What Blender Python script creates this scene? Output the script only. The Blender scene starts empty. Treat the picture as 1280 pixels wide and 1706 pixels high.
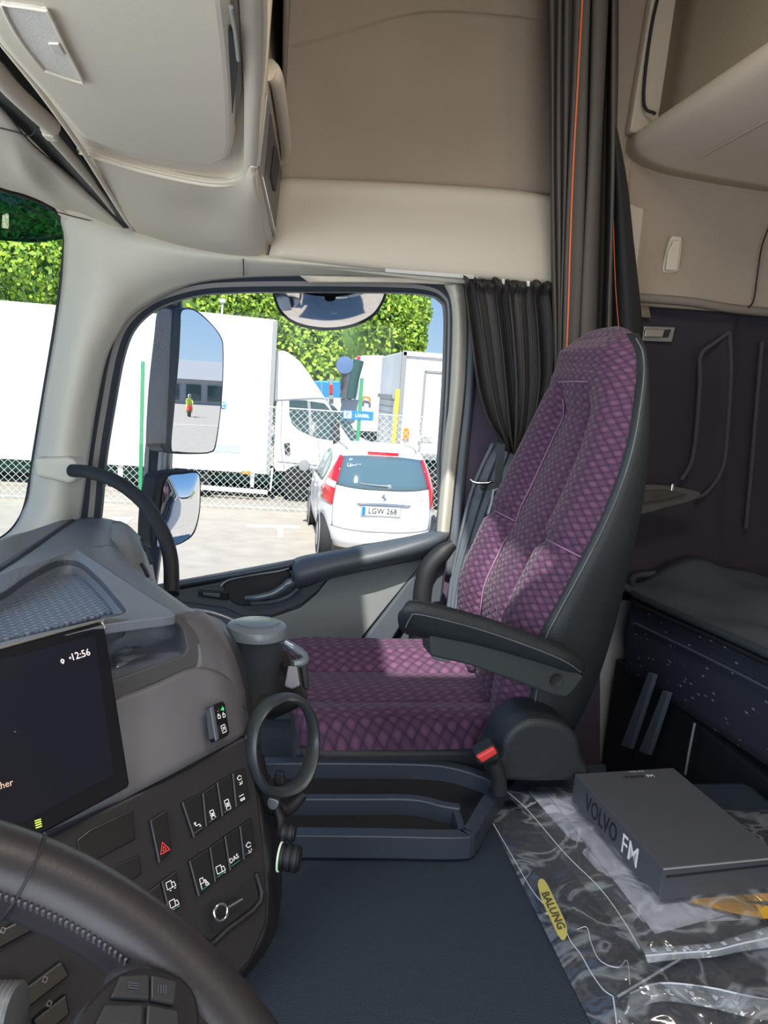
import bpy, bmesh, math, random
from mathutils import Vector, Matrix
from math import sin, cos, pi, radians
random.seed(7)
SC = bpy.context.scene
COL = SC.collection
# ---------------------------------------------------------------- camera
A_, P_, R_ = radians(9.5), radians(9.1), radians(4.2)
FPX = 1232.0
EYE = Vector((0, 0, 2.35))
FW = Vector((sin(A_)*cos(P_), cos(A_)*cos(P_), -sin(P_)))
_r0 = Vector((cos(A_), -sin(A_), 0)); _u0 = _r0.cross(FW)
RT = cos(R_)*_r0 + sin(R_)*_u0
UP = cos(R_)*_u0 - sin(R_)*_r0
cd = bpy.data.cameras.new('camera'); cam = bpy.data.objects.new('camera', cd); COL.objects.link(cam)
cd.sensor_fit = 'VERTICAL'; cd.sensor_height = 36.0; cd.lens = 36.0*FPX/1706.0
cd.clip_start = 0.02; cd.clip_end = 500
m = Matrix.Identity(4)
for i in range(3):
    m[i][0] = RT[i]; m[i][1] = UP[i]; m[i][2] = -FW[i]; m[i][3] = EYE[i]
cam.matrix_world = m
SC.camera = cam
# ---------------------------------------------------------------- world, sun, added fill lights, exposure
SUN_DIR = Vector((-0.12, -0.63, 0.77)).normalized()      # towards the sun
w = bpy.data.worlds.new('sky'); SC.world = w; w.use_nodes = True
nt = w.node_tree; nt.nodes.clear()
wo = nt.nodes.new('ShaderNodeOutputWorld'); bg = nt.nodes.new('ShaderNodeBackground')
tc = nt.nodes.new('ShaderNodeTexCoord'); sx = nt.nodes.new('ShaderNodeSeparateXYZ')
cr_ = nt.nodes.new('ShaderNodeValToRGB')
cr_.color_ramp.elements[0].position = 0.0; cr_.color_ramp.elements[0].color = (0.62, 0.80, 1.0, 1)
cr_.color_ramp.elements[1].position = 0.55; cr_.color_ramp.elements[1].color = (0.10, 0.27, 0.72, 1)
e = cr_.color_ramp.elements.new(0.18); e.color = (0.27, 0.52, 0.92, 1)
nt.links.new(tc.outputs['Generated'], sx.inputs[0]); nt.links.new(sx.outputs['Z'], cr_.inputs[0])
nt.links.new(cr_.outputs[0], bg.inputs[0]); bg.inputs[1].default_value = 0.95
nt.links.new(bg.outputs[0], wo.inputs[0])
sl = bpy.data.lights.new('sun', 'SUN'); sl.energy = 7.2; sl.angle = radians(0.6); sl.color = (1.0, 0.95, 0.87)
so = bpy.data.objects.new('sun', sl); COL.objects.link(so)
so.rotation_euler = SUN_DIR.to_track_quat('Z', 'Y').to_euler()
def area(name, loc, to, sx_, sy_, en, col):
    l = bpy.data.lights.new(name, 'AREA'); l.shape = 'RECTANGLE'; l.size = sx_; l.size_y = sy_; l.energy = en; l.color = col
    o = bpy.data.objects.new(name, l); COL.objects.link(o); o.location = loc
    o.rotation_euler = (Vector(to)-Vector(loc)).to_track_quat('-Z', 'Y').to_euler()
    return o
area('fill_driver_window', (0.25, -0.62, 2.35), (0.45, 1.4, 2.3), 1.0, 0.8, 10.5, (0.93, 0.97, 1.0))  # added area fill at the side window, on top of the sky's daylight
area('fill_windshield', (-0.80, 0.15, 2.35), (0.9, 1.3, 2.3), 1.0, 0.7, 15, (0.85, 0.93, 1.0))  # added area fill just inside the windshield to lift the cab
area('bunk_fill', (1.35, -0.45, 2.25), (1.0, 1.4, 3.0), 0.35, 0.2, 3.5, (1.0, 0.86, 0.66))  # unseen fill added to warm and brighten the rear locker
area('cabin_fill', (0.45, 0.45, 3.36), (0.45, 0.9, 1.6), 0.5, 0.3, 9, (1.0, 0.90, 0.76))  # unseen fill added under the roof to brighten the interior
SC.view_settings.view_transform = 'Standard'; SC.view_settings.look = 'None'
SC.view_settings.gamma = 1.0; SC.view_settings.use_curve_mapping = False
SC.view_settings.exposure = 0.0
# ---------------------------------------------------------------- helpers
def dr(x, y): return FW + RT*((x-640)/FPX) - UP*((y-853)/FPX)
def q(x, y, X=None, Y=None, Z=None, D=None):
    """a point of the place, found from where it is seen and one known coordinate"""
    v = dr(x, y)
    if X is not None: t = X/v.x
    elif Y is not None: t = Y/v.y
    elif Z is not None: t = (Z-EYE.z)/v.z
    else: t = D
    return EYE + v*t
def qs(pts, **k): return [q(a, b, **k) for a, b in pts]
def q3(pts): return [q(a, b, D=d) for a, b, d in pts]
class PL:
    def __init__(s, a, b, c):
        s.o = Vector(a); n = (Vector(b)-s.o).cross(Vector(c)-s.o).normalized()
        s.n = n if n.dot(EYE-s.o) > 0 else -n
    def p(s, x, y, off=0.0):
        v = dr(x, y); t = (s.o + s.n*off - EYE).dot(s.n)/v.dot(s.n); return EYE+v*t
    def ps(s, pts, off=0.0): return [s.p(x, y, off) for x, y in pts]
def cat(p0, p1, p2, p3, t):
    return 0.5*((2*p1)+(p2-p0)*t+(2*p0-5*p1+4*p2-p3)*t*t+(3*p1-p0-3*p2+p3)*t*t*t)
def curve(pts, n=8, closed=False):
    pts = [Vector(p) for p in pts]; N = len(pts); out = []
    if closed:
        for i in range(N):
            for k in range(n): out.append(cat(pts[i-1], pts[i], pts[(i+1) % N], pts[(i+2) % N], k/n))
        return out
    if N == 2:
        return [pts[0].lerp(pts[1], k/n) for k in range(n+1)]
    for i in range(N-1):
        a = pts[i-1] if i else 2*pts[0]-pts[1]
        d = pts[i+2] if i+2 < N else 2*pts[-1]-pts[-2]
        for k in range(n): out.append(cat(a, pts[i], pts[i+1], d, k/n))
    out.append(pts[-1]); return out
def link(name, me, m=None, parent=None, smooth=True):
    o = bpy.data.objects.new(name, me); COL.objects.link(o)
    if m: me.materials.append(m)
    if parent: o.parent = parent
    if smooth:
        for p in me.polygons: p.use_smooth = True
    return o
def mesh(name, vs, fs, m=None, parent=None, smooth=True, face_cam=False, uvs=None):
    me = bpy.data.meshes.new(name); me.from_pydata([tuple(v) for v in vs], [], fs); me.update()
    if uvs:
        ul = me.uv_layers.new(name='UVMap')
        for lp in me.loops: ul.data[lp.index].uv = uvs[lp.vertex_index]
    bm = bmesh.new(); bm.from_mesh(me); bmesh.ops.recalc_face_normals(bm, faces=bm.faces)
    if face_cam:
        s = sum((f.normal.dot(EYE-f.calc_center_median())*f.calc_area() for f in bm.faces))
        if s < 0: bmesh.ops.reverse_faces(bm, faces=bm.faces)
    bm.to_mesh(me); bm.free()
    return link(name, me, m, parent, smooth)
def bev(o, w_, seg=2, ang=35):
    b = o.modifiers.new('bevel', 'BEVEL'); b.width = w_; b.segments = seg; b.limit_method = 'ANGLE'; b.angle_limit = radians(ang)
    b.harden_normals = False
    return o
def solid(o, t, off=-1):
    s = o.modifiers.new('thickness', 'SOLIDIFY'); s.thickness = t; s.offset = off; s.use_even_offset = False
    return o
def autosm(o, ang=35):
    me = o.data
    bm = bmesh.new(); bm.from_mesh(me)
    for e_ in bm.edges:
        if len(e_.link_faces) == 2 and e_.calc_face_angle(0) > radians(ang): e_.smooth = False
    bm.to_mesh(me); bm.free(); return o
def patch(name, rows, m, parent=None, n=6, thick=0.008, uvscale=None):
    """smooth trim skin through a net of control points"""
    R = [curve(r, n) for r in rows]
    nc = len(R[0]); cols = []
    for j in range(nc): cols.append(curve([r[j] for r in R], n))
    nr = len(cols[0]); vs = []; fs = []; uvs = []
    for i in range(nr):
        for j in range(nc): vs.append(cols[j][i])
    for i in range(nr):
        a = 0
        for j in range(nc):
            if j: a += (cols[j][nr//2]-cols[j-1][nr//2]).length
            b = sum((cols[nc//2][k]-cols[nc//2][k-1]).length for k in range(1, i+1)) if uvscale else 0
            uvs.append((a, b))
    for i in range(nr-1):
        for j in range(nc-1): fs.append((i*nc+j, i*nc+j+1, (i+1)*nc+j+1, (i+1)*nc+j))
    o = mesh(name, vs, fs, m, parent, True, True, uvs if uvscale else None)
    if thick: solid(o, thick)
    return o
def nrm(pts):
    n = Vector((0, 0, 0)); c = sum(pts, Vector())/len(pts)
    for i in range(len(pts)): n += (pts[i]-c).cross(pts[(i+1) % len(pts)]-c)
    n.normalize(); return n
def plate(name, pts, t, m, parent=None, bw=0.0, dirv=None, seg=2, front=0.0):
    """flat or nearly flat outline given real thickness, away from the viewer"""
    pts = [Vector(p) for p in pts]
    if dirv is None:
        n = nrm(pts); c = sum(pts, Vector())/len(pts)
        if n.dot(EYE-c) > 0: n = -n
    else: n = Vector(dirv).normalized()
    pts = [p - n*front for p in pts]
    N = len(pts); vs = pts+[p+n*t for p in pts]
    fs = [tuple(range(N)), tuple(range(2*N-1, N-1, -1))]+[(i, N+i, N+(i+1) % N, (i+1) % N) for i in range(N)]
    o = mesh(name, vs, fs, m, parent, False)
    if bw: bev(o, bw, seg)
    return o
def rring(name, outer, inner, t, m, parent=None, bw=0.0, dirv=None):
    """frame between two matching closed outlines, with thickness"""
    N = len(outer); n = nrm(outer); c = sum(outer, Vector())/N
    if n.dot(EYE-c) > 0: n = -n
    if dirv is not None: n = Vector(dirv).normalized()
    vs = list(outer)+list(inner)+[p+n*t for p in outer]+[p+n*t for p in inner]; fs = []
    for i in range(N):
        j = (i+1) % N
        fs += [(i, j, N+j, N+i), (2*N+i, 3*N+i, 3*N+j, 2*N+j), (i, 2*N+i, 2*N+j, j), (N+i, N+j, 3*N+j, 3*N+i)]
    o = mesh(name, vs, fs, m, parent, False)
    if bw: bev(o, bw, 2, 50)
    else: autosm(o)
    return o
def tube(name, pts, r, m, parent=None, n=8, sides=12, closed=False, flat=1.0, up=None, caps=True):
    """pts control points, r one radius or one per control point"""
    P = curve(pts, n, closed)
    if isinstance(r, (int, float)): rr = [r]*len(P)
    else:
        rv = curve([Vector((a, 0, 0)) for a in r], n, closed); rr = [a.x for a in rv]
    vs = []; fs = []; N = len(P); prev = None
    for i, p in enumerate(P):
        t = (P[(i+1) % N]-P[i-1]) if closed else (P[min(i+1, N-1)]-P[max(i-1, 0)])
        t.normalize()
        if prev is None:
            u = Vector(up) if up is not None else (Vector((0, 0, 1)) if abs(t.z) < .9 else Vector((1, 0, 0)))
        else: u = prev
        if up is not None: u = Vector(up)
        u = (u - t*u.dot(t)).normalized(); v = t.cross(u); prev = u
        for k in range(sides):
            a = 2*pi*k/sides; vs.append(p+u*(cos(a)*rr[i]*flat)+v*(sin(a)*rr[i]))
    M = N if closed else N-1
    for i in range(M):
        for k in range(sides):
            j = (i+1) % N; fs.append((i*sides+k, i*sides+(k+1) % sides, j*sides+(k+1) % sides, j*sides+k))
    if not closed and caps: fs += [tuple(range(sides)), tuple(range((N-1)*sides, N*sides))]
    o = mesh(name, vs, fs, m, parent); return autosm(o, 60)
def box(name, c, s, m, parent=None, bw=0.0, rot=None):
    vs = []
    for x in (-1, 1):
        for y in (-1, 1):
            for z in (-1, 1):
                v = Vector((x*s[0]/2, y*s[1]/2, z*s[2]/2))
                if rot is not None: v = rot @ v
                vs.append(Vector(c)+v)
    fs = [(0, 1, 3, 2), (4, 6, 7, 5), (0, 4, 5, 1), (2, 3, 7, 6), (0, 2, 6, 4), (1, 5, 7, 3)]
    o = mesh(name, vs, fs, m, parent, False)
    if bw: bev(o, bw, 2)
    return o
def hexa(name, near, far, m, parent=None, bw=0.0):
    """block between two 4-point faces"""
    vs = list(near)+list(far)
    fs = [(0, 1, 2, 3), (7, 6, 5, 4)]+[(i, (i+1) % 4, 4+(i+1) % 4, 4+i) for i in range(4)]
    o = mesh(name, vs, fs, m, parent, False)
    if bw: bev(o, bw, 2)
    return o
def lathe(name, prof, c, axis, m, parent=None, n=32):
    """prof: list of (radius, height along axis)"""
    ax = Vector(axis).normalized(); u = ax.orthogonal().normalized(); v = ax.cross(u); vs = []; fs = []
    for r, h in prof:
        for k in range(n):
            a = 2*pi*k/n; vs.append(Vector(c)+ax*h+(u*cos(a)+v*sin(a))*r)
    for i in range(len(prof)-1):
        for k in range(n): fs.append((i*n+k, i*n+(k+1) % n, (i+1)*n+(k+1) % n, (i+1)*n+k))
    fs += [tuple(range(n)), tuple(range((len(prof)-1)*n, len(prof)*n))]
    o = mesh(name, vs, fs, m, parent); return autosm(o, 35)
def joinbm(name, parts, m, parent=None, smooth=False):
    """parts: list of (verts, faces)"""
    vs = []; fs = []
    for a, b in parts:
        k = len(vs); vs += a; fs += [tuple(i+k for i in f) for f in b]
    return mesh(name, vs, fs, m, parent, smooth)
def bar_vf(a, b, r, up=Vector((0, 0, 1))):
    t = (b-a).normalized(); u = (up-t*up.dot(t))
    if u.length < 1e-3: u = t.orthogonal()
    u.normalize(); v = t.cross(u)
    vs = [p+u*(r*sx)+v*(r*sy) for p in (a, b) for sx, sy in ((-1, -1), (1, -1), (1, 1), (-1, 1))]
    return vs, [(0, 1, 2, 3), (7, 6, 5, 4)]+[(i, (i+1) % 4, 4+(i+1) % 4, 4+i) for i in range(4)]
def text(name, s, center, xdir, ydir, h, m, parent=None, ext=0.0003, sx=1.0, bold=0.0, spacing=1.0):
    cu = bpy.data.curves.new(name, 'FONT'); cu.body = s; cu.size = 1.0; cu.extrude = 0.0; cu.align_x = 'CENTER'; cu.align_y = 'CENTER'
    cu.offset = bold; cu.resolution_u = 2; cu.space_character = spacing
    t = bpy.data.objects.new(name, cu); COL.objects.link(t)
    bpy.context.view_layer.update()
    me = bpy.data.meshes.new_from_object(t.evaluated_get(bpy.context.evaluated_depsgraph_get()))
    bpy.data.objects.remove(t)
    ys = [v.co.y for v in me.vertices] or [0, 1]; xs = [v.co.x for v in me.vertices] or [0, 1]
    k = h/max(1e-6, max(ys)-min(ys)); cy = (max(ys)+min(ys))/2; cx = (max(xs)+min(xs))/2
    X = Vector(xdir).normalized(); Y = Vector(ydir).normalized(); N = X.cross(Y)
    for v in me.vertices:
        v.co = Vector(center)+X*((v.co.x-cx)*k*sx)+Y*((v.co.y-cy)*k)+N*ext
    me.name = name
    return link(name, me, m, parent, False)
def empty(name, loc, label=None, cat_=None, group=None):
    o = bpy.data.objects.new(name, None); COL.objects.link(o); o.location = (0, 0, 0); o.empty_display_size = .1
    tag(o, label, cat_, group); return o
def tag(o, label=None, cat_=None, group=None, kind=None):
    if label: o['label'] = label
    if cat_: o['category'] = cat_
    if group: o['group'] = group
    if kind: o['kind'] = kind
    return o
def S(o, label=None): o['kind'] = 'structure'; return tag(o, label)
# ---------------------------------------------------------------- materials
def mat(name, c, rough=0.6, metal=0.0, bump=None, var=0.0, spec=0.5, emit=None, alpha=None, coat=0.0, sheen=0.0):
    """bump=(scale, strength, kind)"""
    M = bpy.data.materials.new(name); M.use_nodes = True; t = M.node_tree; b = t.nodes['Principled BSDF']
    b.inputs['Base Color'].default_value = (*c, 1); b.inputs['Roughness'].default_value = rough; b.inputs['Metallic'].default_value = metal
    b.inputs['Specular IOR Level'].default_value = spec; b.inputs['Coat Weight'].default_value = coat
    b.inputs['Sheen Weight'].default_value = sheen
    if emit: b.inputs['Emission Color'].default_value = (*emit[0], 1); b.inputs['Emission Strength'].default_value = emit[1]
    if alpha is not None: b.inputs['Alpha'].default_value = alpha
    tcn = t.nodes.new('ShaderNodeTexCoord')
    if var:
        nz = t.nodes.new('ShaderNodeTexNoise'); nz.inputs['Scale'].default_value = 3.0; nz.inputs['Detail'].default_value = 6
        t.links.new(tcn.outputs['Object'], nz.inputs['Vector'])
        rp = t.nodes.new('ShaderNodeValToRGB')
        rp.color_ramp.elements[0].position = .3; rp.color_ramp.elements[1].position = .7
        rp.color_ramp.elements[0].color = (*[x*(1-var) for x in c], 1); rp.color_ramp.elements[1].color = (*[min(1, x*(1+var)) for x in c], 1)
        t.links.new(nz.outputs['Fac'], rp.inputs[0]); t.links.new(rp.outputs[0], b.inputs['Base Color'])
    if bump:
        sc, st, kind = bump
        if kind == 'voronoi': nz = t.nodes.new('ShaderNodeTexVoronoi'); out = nz.outputs['Distance']
        else: nz = t.nodes.new('ShaderNodeTexNoise'); nz.inputs['Detail'].default_value = 4; out = nz.outputs['Fac']
        nz.inputs['Scale'].default_value = sc
        t.links.new(tcn.outputs['Object'], nz.inputs['Vector'])
        bp = t.nodes.new('ShaderNodeBump'); bp.inputs['Strength'].default_value = st; bp.inputs['Distance'].default_value = .002
        t.links.new(out, bp.inputs['Height']); t.links.new(bp.outputs[0], b.inputs['Normal'])
    return M
def N(t, typ, **k):
    n = t.nodes.new(typ)
    for a, b in k.items(): setattr(n, a, b)
    return n
def weave(name, dark, light, scale=95.0, ang=40, coords='UV', rough=.8):
    """basket weave cloth: raised over-and-under yarn cells, darker in the joints"""
    M = bpy.data.materials.new(name); M.use_nodes = True; t = M.node_tree; b = t.nodes['Principled BSDF']
    L = t.links.new
    uv = N(t, 'ShaderNodeTexCoord'); mp = N(t, 'ShaderNodeMapping'); mp.inputs['Rotation'].default_value = (0, 0, radians(ang)); mp.inputs['Scale'].default_value = (scale*(.62 if coords == 'UV' else 1), scale, 1)
    L(uv.outputs[coords], mp.inputs[0]); s = N(t, 'ShaderNodeSeparateXYZ'); L(mp.outputs[0], s.inputs[0])
    def mth(op, a, bb=None):
        n = N(t, 'ShaderNodeMath', operation=op)
        for i, v in enumerate((a, bb)):
            if v is None: continue
            if isinstance(v, (int, float)): n.inputs[i].default_value = v
            else: L(v, n.inputs[i])
        return n.outputs[0]
    x, y = s.outputs['X'], s.outputs['Y']
    par = mth('MODULO', mth('ADD', mth('FLOOR', x), mth('ADD', mth('FLOOR', y), 2000)), 2)
    sx_ = mth('ABSOLUTE', mth('SINE', mth('MULTIPLY', x, pi))); sy_ = mth('ABSOLUTE', mth('SINE', mth('MULTIPLY', y, pi)))
    ha = mth('MULTIPLY', mth('POWER', sx_, .5), mth('ADD', .45, mth('MULTIPLY', sy_, .55)))
    hb = mth('MULTIPLY', mth('POWER', sy_, .35), mth('ADD', .35, mth('MULTIPLY', sx_, .25)))
    mx = N(t, 'ShaderNodeMix', data_type='FLOAT'); L(par, mx.inputs[0]); L(ha, mx.inputs[2]); L(hb, mx.inputs[3])
    h = mx.outputs[0]
    cm = N(t, 'ShaderNodeMix', data_type='RGBA'); cm.inputs[6].default_value = (*dark, 1); cm.inputs[7].default_value = (*light, 1)
    L(h, cm.inputs[0]); L(cm.outputs[2], b.inputs['Base Color'])
    bp = N(t, 'ShaderNodeBump'); bp.inputs['Strength'].default_value = .8; bp.inputs['Distance'].default_value = .003
    L(h, bp.inputs['Height']); L(bp.outputs[0], b.inputs['Normal'])
    b.inputs['Roughness'].default_value = rough; b.inputs['Sheen Weight'].default_value = .15 if coords == 'UV' else 0; b.inputs['Sheen Roughness'].default_value = .4
    return M
def lines_mat(name, c1, c2, scale, width=.2, axis='X', rough=.8, coords='UV', bump=.3):
    M = bpy.data.materials.new(name); M.use_nodes = True; t = M.node_tree; b = t.nodes['Principled BSDF']; L = t.links.new
    tcn = N(t, 'ShaderNodeTexCoord'); wv = N(t, 'ShaderNodeTexWave', bands_direction=axis); wv.inputs['Scale'].default_value = scale; wv.inputs['Distortion'].default_value = 0
    L(tcn.outputs[coords], wv.inputs['Vector'])
    rp = N(t, 'ShaderNodeValToRGB'); rp.color_ramp.elements[0].position = .5-width; rp.color_ramp.elements[1].position = .5+width
    rp.color_ramp.elements[0].color = (*c1, 1); rp.color_ramp.elements[1].color = (*c2, 1)
    L(wv.outputs['Fac'], rp.inputs[0]); L(rp.outputs[0], b.inputs['Base Color']); b.inputs['Roughness'].default_value = rough
    bp = N(t, 'ShaderNodeBump'); bp.inputs['Strength'].default_value = bump; bp.inputs['Distance'].default_value = .001
    L(wv.outputs['Fac'], bp.inputs['Height']); L(bp.outputs[0], b.inputs['Normal'])
    return M
def glassy(name, tint=(1, 1, 1), refl=0.06, rough=0.0):
    M = bpy.data.materials.new(name); M.use_nodes = True; t = M.node_tree; t.nodes.clear(); L = t.links.new
    o = N(t, 'ShaderNodeOutputMaterial'); tr = N(t, 'ShaderNodeBsdfTransparent'); gl = N(t, 'ShaderNodeBsdfGlossy'); mx = N(t, 'ShaderNodeMixShader')
    tr.inputs[0].default_value = (*tint, 1); gl.inputs['Roughness'].default_value = rough; mx.inputs[0].default_value = refl
    L(tr.outputs[0], mx.inputs[1]); L(gl.outputs[0], mx.inputs[2]); L(mx.outputs[0], o.inputs[0]); return M
BEIGE = mat('beige_plastic', (.50, .44, .36), .55, bump=(900, .12, 'noise'))
BEIGE2 = mat('light_beige_plastic', (.56, .51, .43), .5, bump=(900, .1, 'noise'))
PILLAR = mat('pillar_plastic', (.57, .55, .47), .5, bump=(900, .1, 'noise'))
TEXTILE = mat('beige_felt', (.34, .28, .23), .95, bump=(350, .35, 'noise'), var=.08)
CONS = mat('console_beige', (.70, .63, .52), .5, bump=(900, .1, 'noise'))
DARKBEIGE = mat('console_recess_shade', (.24, .21, .18), .6)  # console beige darkened, the shade of the recess put into the colour
LEATHER = mat('dark_grey_leather', (.016, .021, .025), .5, bump=(500, .25, 'voronoi'))
WLEATHER = mat('wheel_leather', (.032, .028, .032), .38, bump=(420, .06, 'noise'))
DASH = mat('dash_dark_grey', (.125, .14, .17), .5, bump=(800, .15, 'noise'))
FASCIA = mat('dash_mid_grey', (.115, .110, .122), .5, bump=(1000, .12, 'noise'))
PANEL = mat('switch_panel_black', (.020, .019, .022), .5, bump=(900, .15, 'noise'))
SWITCH = mat('switch_black', (.010, .011, .014), .35)
BLACK = mat('black_rubber', (.012, .013, .016), .6)
SEAL = mat('seal_rubber', (.03, .04, .055), .5)
SEALGREY = mat('seal_grey', (.30, .29, .28), .5)
DOORDARK = mat('door_dark_trim', (.075, .090, .108), .5, bump=(700, .12, 'noise'))
DOORGREY = mat('door_grey_panel', (.19, .205, .205), .6, bump=(900, .1, 'noise'))
CHROME = mat('chrome', (.75, .75, .77), .12, 1.0)
SATIN = mat('satin_metal', (.30, .31, .33), .35, .6)
MIRROR = mat('mirror_glass', (.90, .92, .95), .0, 1.0)
CURT = lines_mat('dark_curtain_cloth', (.022, .022, .026), (.045, .044, .048), 90, .3, 'X', .75, 'UV', .4)
BUNKCURT = mat('bunk_curtain_cloth', (.10, .09, .082), .9, bump=(600, .25, 'noise'))
ORANGE = mat('orange_piping', (.75, .16, .06), .6)
PURPLE = weave('purple_weave', (.014, .006, .022), (.150, .058, .132), 88, 38)
TUNNEL = mat('tunnel_rubber', (.020, .032, .050), .6, bump=(420, .5, 'noise'))
GREYBOX = mat('grey_card', (.070, .075, .088), .5, var=.05)
INK = mat('black_ink', (.008, .008, .012), .4)
WHITE = mat('white_print', (.85, .85, .87), .5)
WHITEGLOW = mat('lit_white_symbol', (.5, .5, .5), .5, emit=((1, .98, .98), .55))
REDGLOW = mat('lit_red_symbol', (.5, .02, .02), .5, emit=((1, .10, .10), .6))
GREENGLOW = mat('lit_green_symbol', (.02, .5, .1), .5, emit=((.1, 1, .25), .7))
DIMGREEN = mat('dim_green_indicator', (.02, .12, .06), .5, emit=((.1, .8, .4), .12))
# ================================================================ cab shell
def slab(name, x0, x1, y0, y1, z0, z1, m): return S(box(name, ((x0+x1)/2, (y0+y1)/2, (z0+z1)/2), (x1-x0, y1-y0, z1-z0), m))
slab('floor', -1.2, 1.7, -0.75, 2.0, 1.08, 1.15, TUNNEL)
# roof with an added, unseen hatch shaped to cast the seat's sun patch
HX0, HX1, HY0, HY1 = 0.015, 0.30, 0.055, 0.82
for a in ((-1.2, HX0, -.75, 2.0), (HX1, 1.7, -.75, 2.0), (HX0, HX1, -.75, HY0), (HX0, HX1, HY1, 2.0)):
    slab('ceiling', a[0], a[1], a[2], a[3], 3.42, 3.48, TEXTILE)
slab('wall_rear', 1.68, 1.75, -.75, 2.0, 1.1, 3.48, TEXTILE)
slab('wall_front', -1.0, -.92, -.75, 1.9, 2.72, 3.48, BEIGE)
slab('ceiling', -1.0, -.36, -.75, 1.9, 2.81, 2.84, BEIGE)
slab('trim_1', -1.25, -1.15, -.75, 1.9, .9, 1.95, DASH)
# driver's side with its window opening
slab('wall_left', -1.2, 1.7, -.75, -.70, 1.1, 1.9, DOORGREY)
slab('wall_left', -1.2, 1.7, -.75, -.70, 2.75, 3.48, BEIGE)
slab('wall_left', .75, 1.7, -.75, -.70, 1.9, 2.75, TEXTILE)
# passenger side: openings
W0 = [(135, 1010), (164, 880), (175, 770), (190, 675), (206, 592), (226, 545), (266, 512), (330, 492), (400, 487), (520, 486), (640, 487), (706, 490), (734, 500), (743, 526), (740, 640), (732, 760), (722, 889), (610, 910), (490, 937), (300, 972)]
OF = [(-30, 5), (-32, 0), (-32, 0), (-32, -2), (-32, -5), (-30, -12), (-22, -20), (-12, -25), (-5, -27), (0, -27), (0, -26), (3, -22), (9, -14), (10, -5), (10, 0), (10, 0), (9, 8), (4, 14), (3, 14), (0, 14)]
def wring(fr, Y):
    return [q(a+b*fr, c+d*fr, Y=Y) for (a, c), (b, d) in zip(W0, OF)]
R0, R1, R2, R3 = (curve(wring(f, y), 6, True) for f, y in ((0, 1.905), (.34, 1.895), (.64, 1.885), (1.0, 1.875)))
door = S(empty('door_1', (0, 0, 0)))
rring('window_seal', R1, R0, .03, SEAL, door)
rring('seal_strip', R2, R1, .03, SEALGREY, door)
rring('door_seal', R3, R2, .03, SEAL, door)
gl = plate('window_2', curve(wring(.2, 1.925), 6, True), .004, glassy('side_glass', (.97, .99, .98), .008)); S(gl)
# outer wall skin around the window
c0 = q(450, 700, Y=1.97); out = []; inn = curve(wring(.6, 1.96), 6, True)
for p in inn:
    d = p-c0; ks = []
    if d.x > 1e-6: ks.append((1.70-c0.x)/d.x)
    if d.x < -1e-6: ks.append((-.46-c0.x)/d.x)
    if d.z > 1e-6: ks.append((3.48-c0.z)/d.z)
    if d.z < -1e-6: ks.append((1.1-c0.z)/d.z)
    k = min(ks); out.append(Vector((c0.x+d.x*k, 1.965, c0.z+d.z*k)))
S(rring('wall_right', out, inn, .05, mat('cab_paint', (.55, .56, .58), .4), dirv=(0, 1, 0)))
def rw(*a): return [q(x, y, Y=Y) for x, y, Y in a]
# windshield pillar trim
pil = patch('trim_2', [rw((940, 470, 1.84), (940, 473, 1.83), (940, 477, 1.85), (940, 482, 1.88)),
    rw((765, 460, 1.83), (765, 463, 1.82), (765, 467, 1.85), (765, 471, 1.88)),
    rw((600, 441, 1.82), (600, 447, 1.81), (600, 455, 1.84), (600, 462, 1.88)),
    rw((460, 426, 1.81), (460, 436, 1.80), (460, 450, 1.83), (460, 461, 1.87)),
    rw((330, 408, 1.80), (334, 426, 1.79), (345, 450, 1.82), (352, 468, 1.87)),
    rw((225, 381, 1.80), (245, 410, 1.785), (275, 452, 1.81), (296, 482, 1.87)),
    rw((108, 345, 1.82), (165, 390, 1.785), (222, 460, 1.80), (262, 499, 1.87)),
    rw((107, 400, 1.83), (158, 436, 1.785), (200, 492, 1.80), (226, 520, 1.87)),
    rw((103, 470, 1.83), (145, 500, 1.785), (180, 540, 1.80), (204, 545, 1.87)),
    rw((92, 550, 1.83), (128, 565, 1.785), (158, 590, 1.80), (178, 598, 1.87)),
    rw((73, 660, 1.83), (106, 668, 1.785), (136, 680, 1.80), (160, 685, 1.87)),
    rw((55, 770, 1.83), (90, 770, 1.785), (121, 775, 1.80), (146, 780, 1.87)),
    rw((40, 845, 1.83), (75, 850, 1.785), (110, 855, 1.80), (135, 860, 1.87)),
    rw((8, 893, 1.76), (60, 900, 1.77), (100, 925, 1.80), (120, 940, 1.87)),
    rw((-80, 930, 1.70), (40, 950, 1.77), (90, 970, 1.80), (110, 990, 1.87))], PILLAR, None, 5, .015)
S(pil)
S(tube('trim_4', rw((405, 431, 1.79), (406, 445, 1.80), (406, 460, 1.85)), .0012, BLACK, None, 4, 6))
# thin grey rail beneath with clip
S(patch('trim_5', [rw((500, 459, 1.84), (650, 462, 1.84), (755, 468, 1.84)), rw((515, 470, 1.84), (650, 470, 1.84), (755, 474, 1.84))], BEIGE2, None, 4, .01))
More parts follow.
